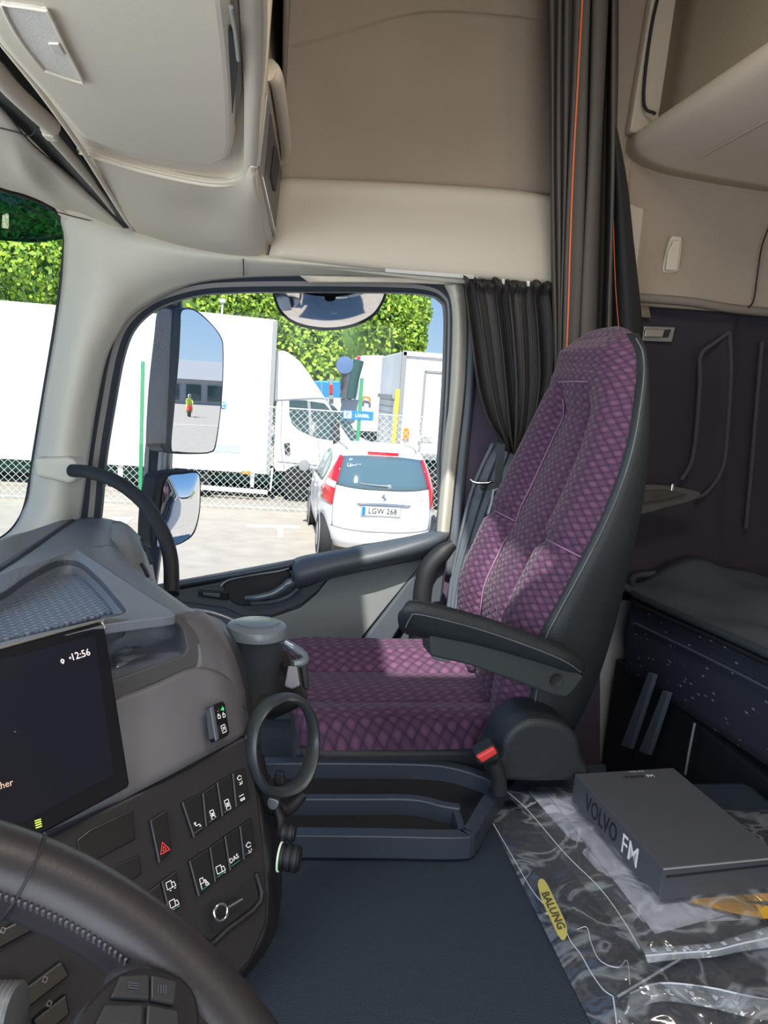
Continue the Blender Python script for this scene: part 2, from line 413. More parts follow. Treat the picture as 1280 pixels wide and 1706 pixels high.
# lower header trim
S(patch('trim_6', [rw((468, 296, 1.90), (600, 301, 1.90), (740, 308, 1.90), (860, 317, 1.90), (960, 333, 1.90)),
    rw((468, 299, 1.845), (600, 304, 1.845), (740, 311, 1.845), (860, 320, 1.845), (960, 336, 1.845)),
    rw((462, 330, 1.83), (600, 336, 1.83), (740, 343, 1.83), (860, 350, 1.83), (960, 360, 1.83)),
    rw((455, 390, 1.80), (600, 398, 1.80), (740, 405, 1.80), (860, 412, 1.80), (960, 420, 1.81)),
    rw((448, 428, 1.80), (600, 443, 1.80), (740, 456, 1.80), (860, 466, 1.80), (960, 475, 1.81)),
    rw((448, 430, 1.86), (600, 446, 1.86), (740, 459, 1.86), (860, 469, 1.86), (960, 478, 1.86))], BEIGE2, None, 6, .01))
lab = plate('sticker', rw((642, 448, 1.795), (790, 459, 1.795), (790, 465, 1.80), (642, 453, 1.80)), .002, mat('sticker_paper', (.8, .8, .78), .5)); tag(lab, 'narrow white label strip stuck under the beige trim above the door window', 'sticker')
# felt wall above
S(patch('wall_right', [rw((466, -80, 1.87), (560, -80, 1.88), (700, -80, 1.88), (850, -80, 1.88), (960, -80, 1.87)),
    rw((468, 60, 1.87), (560, 40, 1.885), (700, 10, 1.885), (850, 15, 1.885), (960, 30, 1.87)),
    rw((468, 95, 1.885), (560, 75, 1.90), (700, 40, 1.90), (850, 45, 1.90), (960, 60, 1.885)),
    rw((468, 180, 1.90), (560, 180, 1.91), (700, 180, 1.91), (850, 180, 1.91), (960, 180, 1.90)),
    rw((468, 270, 1.90), (560, 275, 1.91), (700, 285, 1.91), (850, 295, 1.91), (960, 305, 1.90)),
    rw((468, 310, 1.91), (560, 312, 1.92), (700, 322, 1.92), (850, 332, 1.92), (960, 342, 1.91))], TEXTILE, None, 6, .01))
# windshield glass, its border and the roof trim above it
WS = [[Vector((x, y, z)) for x, y, z in r] for r in (
    [(-.50, 1.93, 2.74), (-.60, 1.75, 2.74), (-.78, 1.3, 2.76), (-.90, .6, 2.78), (-.90, -.2, 2.78), (-.78, -.7, 2.76)],
    [(-.54, 1.93, 2.35), (-.68, 1.75, 2.35), (-.92, 1.3, 2.35), (-1.05, .6, 2.35), (-1.05, -.2, 2.35), (-.92, -.7, 2.35)],
    [(-.58, 1.93, 1.85), (-.74, 1.75, 1.85), (-1.02, 1.3, 1.82), (-1.16, .6, 1.82), (-1.16, -.2, 1.82), (-1.02, -.7, 1.82)])]
o = patch('window_1', WS, glassy('windshield_glass', (.93, .97, .95), .012), None, 6, .004); S(o)
S(tube('trim_7', [q(a, b, Y=y) for a, b, y in ((-60, 300, 1.55), (0, 316, 1.70), (55, 332, 1.78), (92, 352, 1.82), (107, 385, 1.835), (104, 450, 1.835), (92, 540, 1.835), (73, 655, 1.835), (56, 760, 1.835), (44, 835, 1.835), (28, 872, 1.82), (0, 898, 1.78), (-60, 925, 1.7))], .0045, BLACK, None, 6, 8))
S(patch('trim_8', [[q(-90, 110, Z=2.76), q(0, 185, Z=2.74), q(60, 250, Z=2.72), q(130, 316, Z=2.70), q(215, 388, Y=1.82)],
    [q(-100, 190, Z=2.73), q(0, 252, Z=2.71), q(50, 300, Z=2.69), q(110, 345, Y=1.80), q(200, 392, Y=1.82)],
    [q(-110, 270, Z=2.71), q(0, 312, Y=1.66), q(45, 325, Y=1.74), q(88, 345, Y=1.80), q(180, 398, Y=1.82)]], BEIGE2, None, 6, .012))
S(tube('trim_9', [q(0, 213, Z=2.727), q(28, 220, Z=2.722), q(50, 226, Z=2.72), q(62, 212, Z=2.725)], .0012, BLACK, None, 4, 6))
S(tube('trim_9', [q(68, 345, Y=1.755), q(120, 360, Y=1.79), q(200, 379, Y=1.805)], .0012, BLACK, None, 4, 6))
# ---------------------------------------------------------------- overhead console
oc = empty('overhead_console', (0, 0, 0), 'beige overhead storage console above the windshield with reading lamp', 'console')
zz = 2.715
patch('underside', [[q(222, 386, Y=1.80), q(300, 410, Y=1.80), q(380, 427, Y=1.81), (q(432, 432, Y=1.82)), q(452, 424, Y=1.83)],
    [q(205, 365, Y=1.70), q(290, 388, Y=1.70), q(375, 403, Y=1.70), q(430, 404, Y=1.72), q(450, 390, Y=1.76)],
    [q(170, 310, Z=2.69), q(262, 335, Z=2.68), q(355, 352, Z=2.68), q(406, 347, Z=2.67), q(428, 318, Z=2.67)],
    [q(133, 250, Z=2.705), q(240, 283, Z=2.70), q(345, 305, Z=2.69), q(396, 302, Z=2.685), q(419, 283, Z=2.68)],
    [q(130, 236, Z=2.715), q(235, 268, Z=2.71), q(345, 288, Z=2.705), q(393, 281, Z=2.70), q(422, 258, Z=2.69)],
    [q(0, 60, Z=2.735), q(160, 100, Z=2.73), q(310, 110, Z=2.72), q(405, 110, Z=2.71), q(438, 110, Z=2.70)],
    [q(-150, -160, Z=2.74), q(60, -80, Z=2.74), q(280, -80, Z=2.73), q(405, -80, Z=2.71), q(440, -60, Z=2.70)]], CONS, oc, 6, .01)
podpx = [(-120, -75), (-60, 5), (0, 82), (70, 160), (134, 231), (190, 252), (260, 267), (320, 275), (362, 277), (384, 266), (391, 240), (392, 180), (388, 90), (380, 0), (374, -90)]
pod = plate('locker_panel', [q(a, b, Z=2.685) for a, b in podpx], .035, CONS, oc, .012, (0, 0, 1), 4)
side = [q(368, -60, Z=2.705), q(392, -60, Z=2.705), q(404, 60, Z=2.705), q(404, 140, Z=2.703), q(392, 205, Z=2.70), q(382, 180, Z=2.70)]
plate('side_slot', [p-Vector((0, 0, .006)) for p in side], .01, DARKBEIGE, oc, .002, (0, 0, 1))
plate('slot_opening', [q(a, b, Z=2.688) for a, b in ((383, 45), (390, 60), (396, 115), (388, 190), (381, 185), (378, 110))], .004, BLACK, oc, .001, (0, 0, 1))
tube('slot_trim', [q(385, 12, Z=2.684), q(392, 55, Z=2.684), q(397, 100, Z=2.684)], .002, SATIN, oc, 4, 8)
# reading lamp
LE = PL(q(3, 10, Z=2.682), q(75, 15, Z=2.682), q(138, 138, Z=2.682))
lens = plate('lamp_lens', curve(LE.ps([(4, 12), (14, 9), (70, 17), (82, 24), (108, 78), (136, 132), (132, 137), (80, 120), (68, 112), (30, 62)]), 3, True), .006, mat('lamp_lens_plastic', (.78, .74, .70), .25, bump=(1500, .6, 'voronoi')), oc, .002)
tube('lamp_rim', LE.ps([(4, 12), (14, 9), (70, 17), (82, 24), (108, 78), (136, 132), (132, 137), (80, 120), (68, 112), (30, 62)], .001), .0015, CONS, oc, 4, 6, True)
plate('lamp_switch', LE.ps([(80, 74), (98, 74), (108, 92), (90, 92)], .002), .004, mat('lamp_switch_plastic', (.62, .58, .54), .4), oc, .001)
# rear face, running the width of the cab
def cf(y, z):
    tb = ((-.7, -.018), (.6, -.020), (.97, -.024), (1.34, -.035), (1.8, -.004), (1.9, .001)); x = tb[0][1]
    for (a, xa), (b, xb) in zip(tb, tb[1:]):
        if a <= y <= b: x = xa+(xb-xa)*(y-a)/(b-a)
    x += .07*(min(z, 2.84)-2.69)
    return Vector((x, y, z))
vs = []; ys = (1.88, 1.8, 1.34, .97, -.6); zs = (2.665, 2.72, 2.80, 2.86, 2.95, 3.1, 3.4)
for y in ys:
    for z in zs: vs.append(cf(y, z if z > 2.7 else z+(1.86-y)*.03))
fs = [(i*7+j, i*7+j+1, (i+1)*7+j+1, (i+1)*7+j) for i in range(4) for j in range(6)]
solid(mesh('rear_face', vs, fs, CONS, oc, True, True), .02)
def cfo(y, z, d): return cf(y, z)+Vector((d, 0, 0))
dp = plate('control_panel', [cfo(1.80, 2.685, .004), cfo(1.80, 2.83, .004), cfo(1.60, 2.83, .004), cfo(1.34, 2.825, .004), cfo(1.34, 2.71, .004)], .006, SATIN, oc, .002, (-1, 0, 0))
plate('panel_display', [cfo(1.77, 2.70, .006), cfo(1.77, 2.82, .006), cfo(1.40, 2.815, .006), cfo(1.42, 2.71, .006)], .004, SWITCH, oc, .001, (-1, 0, 0))
plate('rocker_switch', [cfo(1.62, 2.74, .012), cfo(1.62, 2.80, .012), cfo(1.52, 2.80, .012), cfo(1.52, 2.74, .012)], .008, BLACK, oc, .003, (-1, 0, 0))
tube('chrome_line', [cfo(1.81, 2.685, .008), cfo(1.6, 2.69, .009), cfo(1.36, 2.70, .008)], .0015, CHROME, oc, 4, 8)
tube('pull_handle', [cfo(1.80, 2.86, .002), cfo(1.76, 2.862, .012), cfo(1.6, 2.865, .014), cfo(1.40, 2.868, .012), cfo(1.36, 2.87, .002)], .012, CONS, oc, 6, 12, flat=1.5, up=(0, 0, 1))
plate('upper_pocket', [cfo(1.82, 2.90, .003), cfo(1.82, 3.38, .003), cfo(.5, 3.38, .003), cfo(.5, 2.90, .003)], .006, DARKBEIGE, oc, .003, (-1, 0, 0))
# roller blind cassette under the roof trim
rb = empty('roller_blind', (0, 0, 0), 'beige roller blind rail in its slot above the windshield', 'blind')
g = [q(-60, 55, Z=2.755), q(5, 105, Z=2.75), q(110, 225, Z=2.73), q(222, 386, Y=1.815), q(205, 386, Y=1.815), q(60, 240, Z=2.74), q(0, 180, Z=2.755), q(-60, 120, Z=2.76)]
plate('slot', g, .02, BLACK, rb, 0, (0, 0.2, 1))
tube('upper_rail', [q(-60, 50, Z=2.735), q(0, 128, Z=2.73), q(50, 178, Z=2.725), q(88, 212, Z=2.72)], .013, BEIGE, rb, 6, 10)
tube('lower_rail', [q(76, 214, Z=2.722), q(130, 275, Z=2.71), q(170, 322, Z=2.70), q(212, 376, Z=2.685)], .009, BEIGE, rb, 6, 10)
box('rail_end', q(84, 222, Z=2.72), (.02, .03, .018), CONS, rb, .004)
tube('seam_trim', [q(-60, -15, Z=2.728), q(0, 68, Z=2.725), q(65, 150, Z=2.715), q(130, 240, Z=2.70), q(180, 318, Z=2.685), q(222, 384, Z=2.665)], .004, CONS, rb, 6, 8)
# ================================================================ sleeper
S(patch('wall_right', [[q(1000, 250, Y=1.9), q(1150, 262, Y=1.9), q(1400, 290, Y=1.9), Vector((1.66, 1.9, 2.96))],
    [q(1000, 400, Y=1.9), q(1150, 400, Y=1.9), q(1400, 410, Y=1.9), Vector((1.66, 1.9, 2.8))],
    [q(1000, 495, Y=1.88), q(1150, 505, Y=1.88), q(1400, 522, Y=1.88), Vector((1.66, 1.88, 2.66))],
    [q(1000, 505, Y=1.91), q(1150, 515, Y=1.91), q(1400, 532, Y=1.91), Vector((1.66, 1.91, 2.65))]], TEXTILE, None, 6, .01))
S(tube('trim_10', [q(1060, 496, Y=1.875), q(1150, 503, Y=1.872), q(1235, 516, Y=1.872), q(1400, 530, Y=1.872)], .012, mat('edge_felt', (.20, .175, .15), .9), None, 6, 8))
S(tube('trim_11', [q(1284, 372, Y=1.885), q(1270, 410, Y=1.885), q(1262, 460, Y=1.88), q(1256, 500, Y=1.868), q(1246, 514, Y=1.862)], .0022, BLACK, None, 6, 6))
S(plate('trim_12', curve([q(a, b, Y=1.885) for a, b in ((1030, 346), (1066, 346), (1073, 356), (1064, 430), (1058, 470), (1030, 470))], 3, True), .02, BEIGE, None, .004, (0, 1, 0)))
DKF = mat('dark_sleeper_felt', (.030, .024, .036), .95, bump=(500, .4, 'noise'))
S(patch('wall_right', [[q(x, y, Y=Y) for x, y, Y in r] for r in (
    [(990, 500, 1.92), (1080, 505, 1.92), (1165, 512, 1.92), (1225, 518, 1.92), (1255, 520, 1.92), (1450, 540, 1.90)],
    [(990, 560, 1.92), (1080, 560, 1.92), (1165, 595, 1.93), (1215, 560, 1.90), (1250, 580, 1.92), (1450, 600, 1.90)],
    [(990, 700, 1.92), (1080, 700, 1.92), (1160, 700, 1.935), (1208, 700, 1.895), (1245, 700, 1.92), (1450, 720, 1.90)],
    [(990, 800, 1.92), (1080, 800, 1.92), (1140, 800, 1.93), (1195, 800, 1.90), (1240, 800, 1.92), (1450, 820, 1.90)],
    [(990, 1000, 1.92), (1080, 1000, 1.92), (1150, 1000, 1.92), (1190, 1000, 1.92), (1235, 1000, 1.92), (1450, 1000, 1.90)])], DKF, None, 7, .01))
for pts in ([(1216, 553), (1218, 620), (1212, 720), (1204, 780), (1180, 818), (1160, 830)], [(1216, 553), (1190, 572), (1168, 592), (1166, 640), (1160, 720), (1152, 770), (1135, 800)], [(1270, 570), (1262, 660), (1252, 780), (1243, 880)]):
    S(tube('trim_13', [q(a, b, Y=1.897) for a, b in pts], .006, mat('felt_ridge', (.06, .052, .07), .95), None, 6, 8))
# coat hook
hk = empty('coat_hook', (0, 0, 0), 'small beige folding coat hook on the upper sleeper side wall', 'hook')
plate('hook_base', curve([q(a, b, Y=1.885) for a, b in ((1118, 396), (1128, 394), (1137, 399), (1133, 440), (1128, 453), (1106, 453), (1108, 430))], 3, True), .006, BEIGE2, hk, .002, (0, 1, 0))
plate('hook_flap', [q(a, b, Y=1.872) for a, b in ((1124, 400), (1135, 400), (1129, 451), (1110, 450), (1114, 420))], .008, BEIGE2, hk, .003, (0, 1, 0))
# latch lamp
lt = empty('wall_latch', (0, 0, 0), 'small rectangular satin metal latch on the dark sleeper wall', 'latch')
plate('bezel', [q(a, b, Y=1.91) for a, b in ((1074, 543), (1126, 545), (1120, 570), (1070, 568))], .012, SATIN, lt, .002, (0, 1, 0))
plate('lever', [q(a, b, Y=1.90) for a, b in ((1076, 548), (1108, 549), (1104, 562), (1074, 562))], .006, CHROME, lt, .002, (0, 1, 0))
plate('recess', [q(a, b, Y=1.905) for a, b in ((1110, 549), (1119, 549), (1114, 562), (1106, 562))], .006, BLACK, lt, .001, (0, 1, 0))
# pocket shelf
sh = empty('side_shelf', (0, 0, 0), 'small dark grey tray shelf on the dark sleeper wall above the bunk', 'shelf')
plate('shelf_lip', curve([q(a, b, Y=1.80) for a, b in ((1060, 812), (1110, 809), (1160, 818), (1168, 826), (1150, 836), (1110, 846), (1060, 856))], 3, True), .014, mat('shelf_grey', (.07, .062, .06), .6), sh, .003)
plate('shelf_tray', [q(a, b, Y=1.79) for a, b in ((1062, 820), (1110, 816), (1148, 824), (1108, 834), (1062, 840))], .008, mat('shelf_tray_grey', (.045, .04, .042), .5), sh, .003)
box('clip', q(1120, 812, Y=1.80), (.008, .008, .02), CHROME, sh, .002)
# rear overhead locker across the sleeper
rl = empty('rear_locker', (0, 0, 0), 'beige overhead locker above the bunk with woven front net', 'locker')
def lk(y, dz=0, x=.9): return Vector((x, y, 3.03+dz))
rows = []
for y in (1.9, 1.6, 1.2, .7, .1, -.6):
    f = .985-.05*(1.9-y)*0
    rows.append([Vector((.955, y, 3.075)), Vector((.905, y, 3.055)), Vector((.875, y, 3.03)), Vector((.885, y, 2.99)), Vector((.96, y, 2.965)), Vector((1.1, y, 2.955)), Vector((1.3, y, 2.95)), Vector((1.66, y, 2.945))])
patch('locker_bottom', rows, CONS, rl, 5, .012)
tube('locker_seam', [Vector((.99, 1.75, 2.957)), Vector((.98, 1.3, 2.957)), Vector((.97, .7, 2.957)), Vector((.97, -.6, 2.957))], .0015, mat('seam_light', (.6, .55, .47), .6), rl, 4, 6)
NET = lines_mat('locker_net', (.27, .235, .165), (.46, .40, .29), 55, .35, 'X', .9, 'UV', .5)
patch('locker_net', [[Vector((.935, 1.87, 3.06)), Vector((.955, 1.2, 3.06)), Vector((.955, .5, 3.06))], [Vector((.94, 1.87, 3.2)), Vector((.965, 1.2, 3.2)), Vector((.965, .5, 3.2))], [Vector((.945, 1.87, 3.41)), Vector((.975, 1.2, 3.41)), Vector((.975, .5, 3.41))]], NET, rl, 6, .004, True)
hexa('locker_side_frame', [Vector((.865, 1.90, 3.04)), Vector((.865, 1.87, 3.04)), Vector((.885, 1.87, 3.42)), Vector((.885, 1.90, 3.42))], [Vector((1.0, 1.90, 3.04)), Vector((1.0, 1.87, 3.04)), Vector((1.0, 1.87, 3.42)), Vector((1.0, 1.90, 3.42))], BEIGE, rl, .006)
tube('retaining_bar', [Vector((.91, 1.835, 3.075)), Vector((.885, 1.855, 3.11)), Vector((.885, 1.86, 3.28)), Vector((.905, 1.86, 3.42))], .004, BLACK, rl, 6, 8)
S(patch('wall_right', [[Vector((.60, 1.93, 3.42)), Vector((.75, 1.915, 3.42)), Vector((.92, 1.9, 3.42))], [Vector((.60, 1.93, 3.2)), Vector((.75, 1.915, 3.2)), Vector((.90, 1.9, 3.2))], [Vector((.60, 1.93, 2.9)), Vector((.75, 1.915, 2.9)), Vector((.90, 1.9, 2.9))], [Vector((.60, 1.93, 2.6)), Vector((.75, 1.915, 2.6)), Vector((1.0, 1.9, 2.6))]], TEXTILE, None, 4, .01))
# ================================================================ outside
ASPH = mat('asphalt', (.46, .41, .35), .95, bump=(30, .6, 'noise'), var=.10)
GRASS = mat('grass', (.16, .24, .05), .95, bump=(20, .8, 'noise'), var=.2)
PAINTW = mat('white_vehicle_paint', (.86, .86, .86), .25, coat=.4)
BOXW = mat('white_box_body', (.88, .88, .87), .45)
GREYV = mat('grey_vehicle_trim', (.32, .33, .34), .5)
DARKV = mat('underbody_and_shade', (.02, .085, .08), .8)  # underbody colour; its dark teal also paints the ground shadow
DKGLASS = mat('dark_vehicle_glass', (.03, .07, .08), .05, spec=.8)
REDL = mat('red_lamp', (.75, .02, .03), .12, coat=.6)
ORL = mat('orange_lamp', (.95, .28, .04), .3)
BLUE = mat('blue_sign', (.02, .22, .55), .4)
GPOST = mat('green_post', (.05, .30, .14), .5)
GALV = mat('galvanised_wire', (.72, .78, .75), .5, .1)
LINE = mat('road_paint', (.85, .84, .80), .7)
S(mesh('ground', [(-90, 2.05, 0), (160, 2.05, 0), (160, 120, 0), (-90, 120, 0), (-90, -80, 0), (160, -80, 0)], [(0, 1, 2, 3), (4, 5, 1, 0)], ASPH, None, False))
def flat(name, pts, m, z=.008, label=None, cat_=None):
    o = plate(name, [q(a, b, Z=z) for a, b in pts], .006, m, None, 0, (0, 0, -1)); return tag(o, label, cat_)
ln = flat('parking_line', [(412, 873), (500, 876), (500, 880), (412, 877)], LINE, label='white painted parking line with short stem to the left of the white car', cat_='road marking')
plate('line_stem', [q(a, b, Z=.010) for a, b in ((462, 880), (471, 880), (472, 896), (464, 896))], .004, LINE, ln, 0, (0, 0, -1))
flat('parking_line', [(190, 862), (225, 862), (215, 868), (195, 886), (182, 886)], LINE, label='white painted parking line seen beside the dark mirror post', cat_='road marking')
# chain link fence
fe = empty('chain_link_fence', (0, 0, 0), 'galvanised chain link fence with green posts across the parking lot', 'fence')
YF = 14.0; Hf = 1.95; x0, x1 = -9.5, 4.2; st = .13; parts = []
k = x0-Hf
while k < x1:
    for sgn in (1, -1):
        a = Vector((k, YF, 0)) if sgn > 0 else Vector((k, YF, Hf)); b = Vector((k+Hf, YF, Hf)) if sgn > 0 else Vector((k+Hf, YF, 0))
        if a.x < x0: t = (x0-a.x)/(b.x-a.x); a = a.lerp(b, t)
        if b.x > x1: t = (x1-a.x)/(b.x-a.x); b = a.lerp(b, t)
        if (b-a).length > .1: parts.append(bar_vf(a+Vector((0, .01*sgn, 0)), b+Vector((0, .01*sgn, 0)),   .0032, Vector((0, 1, 0))))
    k += st
tag(joinbm('wire_mesh', parts, GALV, fe), kind='stuff')
for z in (.05, Hf): tube('tension_wire', [Vector((x0, YF-.01, z)), Vector((x1, YF-.01, z))], .012, GALV, fe, 1, 6)
for xp in (q(237, 700, Y=YF).x, q(598, 700, Y=YF).x, -7.2):
    box('post', (xp, YF-.05, 1.30), (.065, .065, 2.6), GPOST, fe, .01)
xs = q(597, 692, Y=13.905)
sg = empty('parking_sign', (0, 0, 0), 'small blue parking sign with white lettering on the green fence post', 'sign')
plate('sign_board', [xs+Vector((a*.40, 0, b*.085)) for a, b in ((-.72, -1), (.72, -1), (.72, 1), (-.72, 1))], .012, BLUE, sg, .004)
plate('symbol_square', [xs+Vector((a*.07-.20, -.006, b*.065)) for a, b in ((-1, -1), (1, -1), (1, 1), (-1, 1))], .003, WHITE, sg)
text('lettering', 'P', xs+Vector((-.20, -.010, 0)), (1, 0, 0), (0, 0, 1), .09, BLUE, sg, bold=.01)
text('lettering', 'LÅNEBIL', xs+Vector((.08, -.006, .008)), (1, 0, 0), (0, 0, 1), .085, WHITE, sg, bold=.01, sx=.8)
# long white trailer on the left
def vb(name, pts, Y, t, m, p, bw=.02): return plate(name, qs(pts, Y=Y), t, m, p, bw, (0, 1, 0))
tr_ = empty('white_trailer', (0, 0, 0), 'long plain white box trailer seen through the windshield and beside the mirror post', 'trailer')
zt = q(200, 517, Y=15.6).z; zb = q(200, 776, Y=15.6).z; xr = q(264, 650, Y=15.6).x
box('cargo_box', ((xr-9.5)/2, 16.9, (zt+zb)/2), (xr+9.5, 2.5, zt-zb), BOXW, tr_, .03)
tc_ = (xr-9.5)/2; L_ = xr+9.5
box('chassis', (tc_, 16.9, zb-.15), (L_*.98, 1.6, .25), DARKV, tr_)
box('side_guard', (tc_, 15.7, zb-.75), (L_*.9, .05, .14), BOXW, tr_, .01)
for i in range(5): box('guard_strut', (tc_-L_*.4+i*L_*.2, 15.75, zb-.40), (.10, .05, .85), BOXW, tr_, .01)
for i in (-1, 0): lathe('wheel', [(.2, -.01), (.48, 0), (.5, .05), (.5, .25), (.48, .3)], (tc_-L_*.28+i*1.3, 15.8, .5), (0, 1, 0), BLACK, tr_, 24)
box('ground_shade', (tc_, 17.6, .55), (L_*.98, .1, zb*1.5), DARKV, tr_)  # dark sheet standing in for the ground shadow under the trailer
# white box truck with its cab to the right
bt = empty('box_truck', (0, 0, 0), 'white box truck with sloped roof fairing parked behind the fence', 'truck')
YB = 15.2
vb('cargo_box', [(268, 512), (462, 533), (449, 791), (262, 778)], YB, 2.4, BOXW, bt, .03)
vb('corner_trim', [(455, 534), (463, 534), (450, 791), (443, 790)], YB-.02, .04, GREYV, bt, .005)
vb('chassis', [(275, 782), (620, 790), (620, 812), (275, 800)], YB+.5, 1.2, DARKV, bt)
vb('ground_shade', [(262, 785), (640, 790), (640, 848), (262, 840)], YB+2.2, .1, DARKV, bt)  # dark sheet painting the shadow beneath the box truck
vb('side_guard', [(330, 808), (446, 817), (446, 824), (330, 816)], YB, .06, BOXW, bt, .01)
vb('guard_strut', [(417, 790), (424, 790), (423, 812), (417, 812)], YB, .06, BOXW, bt, .01)
vb('guard_strut', [(452, 780), (456, 780), (452, 818), (449, 818)], YB, .06, BOXW, bt, .01)
vb('orange_marker', [(403, 784), (418, 785), (418, 791), (403, 790)], YB-.04, .03, ORL, bt, .005)
vb('tail_label', [(360, 740), (401, 742), (401, 755), (358, 753)], YB-.01, .012, mat('pale_blue_strip', (.45, .55, .68), .5), bt)
sgl = vb('blue_label', [(362, 669), (378, 670), (377, 682), (361, 681)], YB-.01, .012, BLUE, bt)
text('lettering', 'L', q(373, 676, Y=YB-.02), (1, 0, 0), (0, 0, 1), .09, WHITE, bt)
cabp = [(463, 585), (472, 583), (482, 588), (500, 602), (515, 622), (530, 645), (541, 662), (560, 690), (590, 722), (625, 742), (645, 752), (650, 790), (458, 786), (456, 770)]
vb('cab', cabp, YB+.15, 2.0, PAINTW, bt, .06)
vb('fairing_edge', [(456, 586), (464, 584), (462, 668), (455, 668)], YB+.1, 1.9, GREYV, bt, .02)
vb('side_window', [(482, 667), (510, 667), (541, 672), (562, 696), (556, 734), (530, 730), (500, 718), (486, 705), (482, 690)], YB+.13, .02, DKGLASS, bt, .01)
vb('windshield', [(548, 672), (556, 676), (585, 706), (598, 734), (592, 745), (570, 712)], YB+.12, .03, DKGLASS, bt, .01)
vb('window_pillar', [(512, 668), (517, 668), (522, 726), (516, 724)], YB+.11, .015, GREYV, bt)
vb('door_handle', [(473, 738), (483, 738), (484, 757), (475, 757)], YB+.11, .05, BLACK, bt, .01)
vb('side_mirror', [(554, 700), (566, 703), (568, 742), (556, 744)], YB-.15, .12, BLACK, bt, .03)
for pts in ([(462, 666), (541, 663), (548, 672)], [(470, 668), (468, 740), (474, 780)], [(530, 732), (534, 782)], [(462, 768), (520, 774), (600, 782)]):
    tube('door_seam', [q(a, b, Y=YB+.135) for a, b in pts], .010, GREYV, bt, 4, 6)
for px in (500, 320): lathe('wheel', [(.2, -.01), (.36, 0), (.38, .05), (.38, .22), (.36, .25)], (q(px, 800, Y=YB).x, YB+.1, .38), (0, 1, 0), BLACK, bt, 24)
# loader / flatbed group beyond
fb = empty('crane_truck', (0, 0, 0), 'white flatbed truck with dark folded crane behind the blue parking sign', 'truck')
YL = 19.5
vb('side_board', [(546, 664), (638, 668), (636, 720), (546, 716)], YL, 2.2, mat('flatbed_board', (.75, .76, .78), .5), fb, .02)
for px in (549, 569):
    vb('stake', [(px, 628), (px+5, 628), (px+7, 666), (px-1, 666)], YL-.1, .1, GREYV, fb, .02)
    vb('red_band', [(px, 641), (px+6, 641), (px+6, 656), (px, 656)], YL-.13, .15, REDL, fb, .01)
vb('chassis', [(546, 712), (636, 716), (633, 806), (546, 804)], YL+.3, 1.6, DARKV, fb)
vb('cab', [(598, 596), (606, 592), (640, 592), (640, 668), (598, 668)], YL+.5, 1.8, BOXW, fb, .03)
tube('crane_arm', [q(575, 600, Y=YL-.3), q(582, 640, Y=YL-.3), q(576, 664, Y=YL-.3)], .16, mat('crane_paint', (.09, .10, .12), .4), fb, 5, 8)
tube('crane_arm', [q(598, 600, Y=YL-.4), q(590, 630, Y=YL-.4), q(584, 664, Y=YL-.4)], .14, DARKV, fb, 5, 8)
lathe('crane_head', [(.05, 0), (.22, .02), (.22, .2), (.05, .22)], q(575, 608, Y=YL-.5), (0, 1, 0), mat('crane_blue', (.12, .2, .38), .4), fb, 16)
vb('red_flag', [(594, 594), (601, 592), (601, 599), (596, 600)], YL-.5, .03, REDL, fb)
tube('red_handle', [q(605, 668, Y=YL-.1), q(607, 661, Y=YL-.1), q(616, 664, Y=YL-.1), q(616, 670, Y=YL-.1)], .03, ORL, fb, 4, 6)
bx_ = vb('blue_container', [(524, 634), (568, 634), (564, 764), (520, 762)], 22.5, 2.0, mat('container_blue', (.02, .25, .62), .5), None, .05); tag(bx_, 'bright blue container far behind the white truck cab', 'container')
lo = vb('container_ribs', [(535, 638), (537, 638), (537, 658), (535, 658)], 22.45, .05, GREYV, bx_)
# right hand white box truck
rt = empty('service_truck', (0, 0, 0), 'white box bodied truck with grey framed side door at the right of the window', 'truck')
a = q(672, 585, Y=15.0); b = q(655, 757, Y=15.0)
X0 = a.x; Z1 = a.z; Z0 = q(690, 765, Y=15.0).z
box('body', (X0+2.6, 16.4, (Z1+Z0)/2), (5.2, 2.8, Z1-Z0), BOXW, rt, .03)
box('corner_post', (X0+.03, 14.98, (Z1+Z0)/2), (.10, .06, Z1-Z0), GREYV, rt, .01)
box('top_rail', (X0+2.6, 14.98, Z1-.04), (5.2, .06, .10), mat('rail_grey', (.6, .61, .62), .4), rt, .01)
DX = q(701, 700, Y=14.97).x; DZ = q(701, 618, Y=14.97).z; DB = q(690, 757, Y=14.97).z
for nm, c, s in (('door_frame', (DX+.02, 14.96, (DZ+DB)/2), (.05, .04, DZ-DB)), ('door_frame', (DX+.9, 14.96, DZ), (1.8, .04, .05)), ('door_frame', (DX+.9, 14.96, DB), (1.8, .04, .05)), ('door_frame', (DX+1.8, 14.96, (DZ+DB)/2), (.05, .04, DZ-DB))):
    box(nm, c, s, GREYV, rt, .005)
box('door_panel', (DX+.9, 14.975, (DZ+DB)/2), (1.72, .03, DZ-DB-.06), BOXW, rt, .005)
plc = q(709, 731, Y=14.94); box('number_plate', plc, (.30, .015, .13), mat('worn_plate', (.55, .56, .55), .5), rt, .01)
text('lettering', '8001', plc+Vector((0, -.012, 0)), (1, 0, 0), (0, 0, 1), .085, GREYV, rt, bold=.01)
for c_, h_ in (((677, 722), .22), ((674, 746), .13), ((694, 764), .06)): box('orange_lamp', q(*c_, Y=14.95), (.13, .04, h_), ORL, rt, .01)
box('roller_shutter', (X0-.01, 16.5, Z1-1.75), (.03, 2.0, 1.6), mat('shutter_grey', (.62, .63, .63), .5), rt, .005)
for i in range(11): box('shutter_slat', (X0-.03, 16.5, Z1-1.0-i*.14), (.02, 1.96, .015), GREYV, rt)
box('shutter_box', (X0-.04, 16.5, Z1-.92), (.09, 2.1, .09), GREYV, rt, .01)
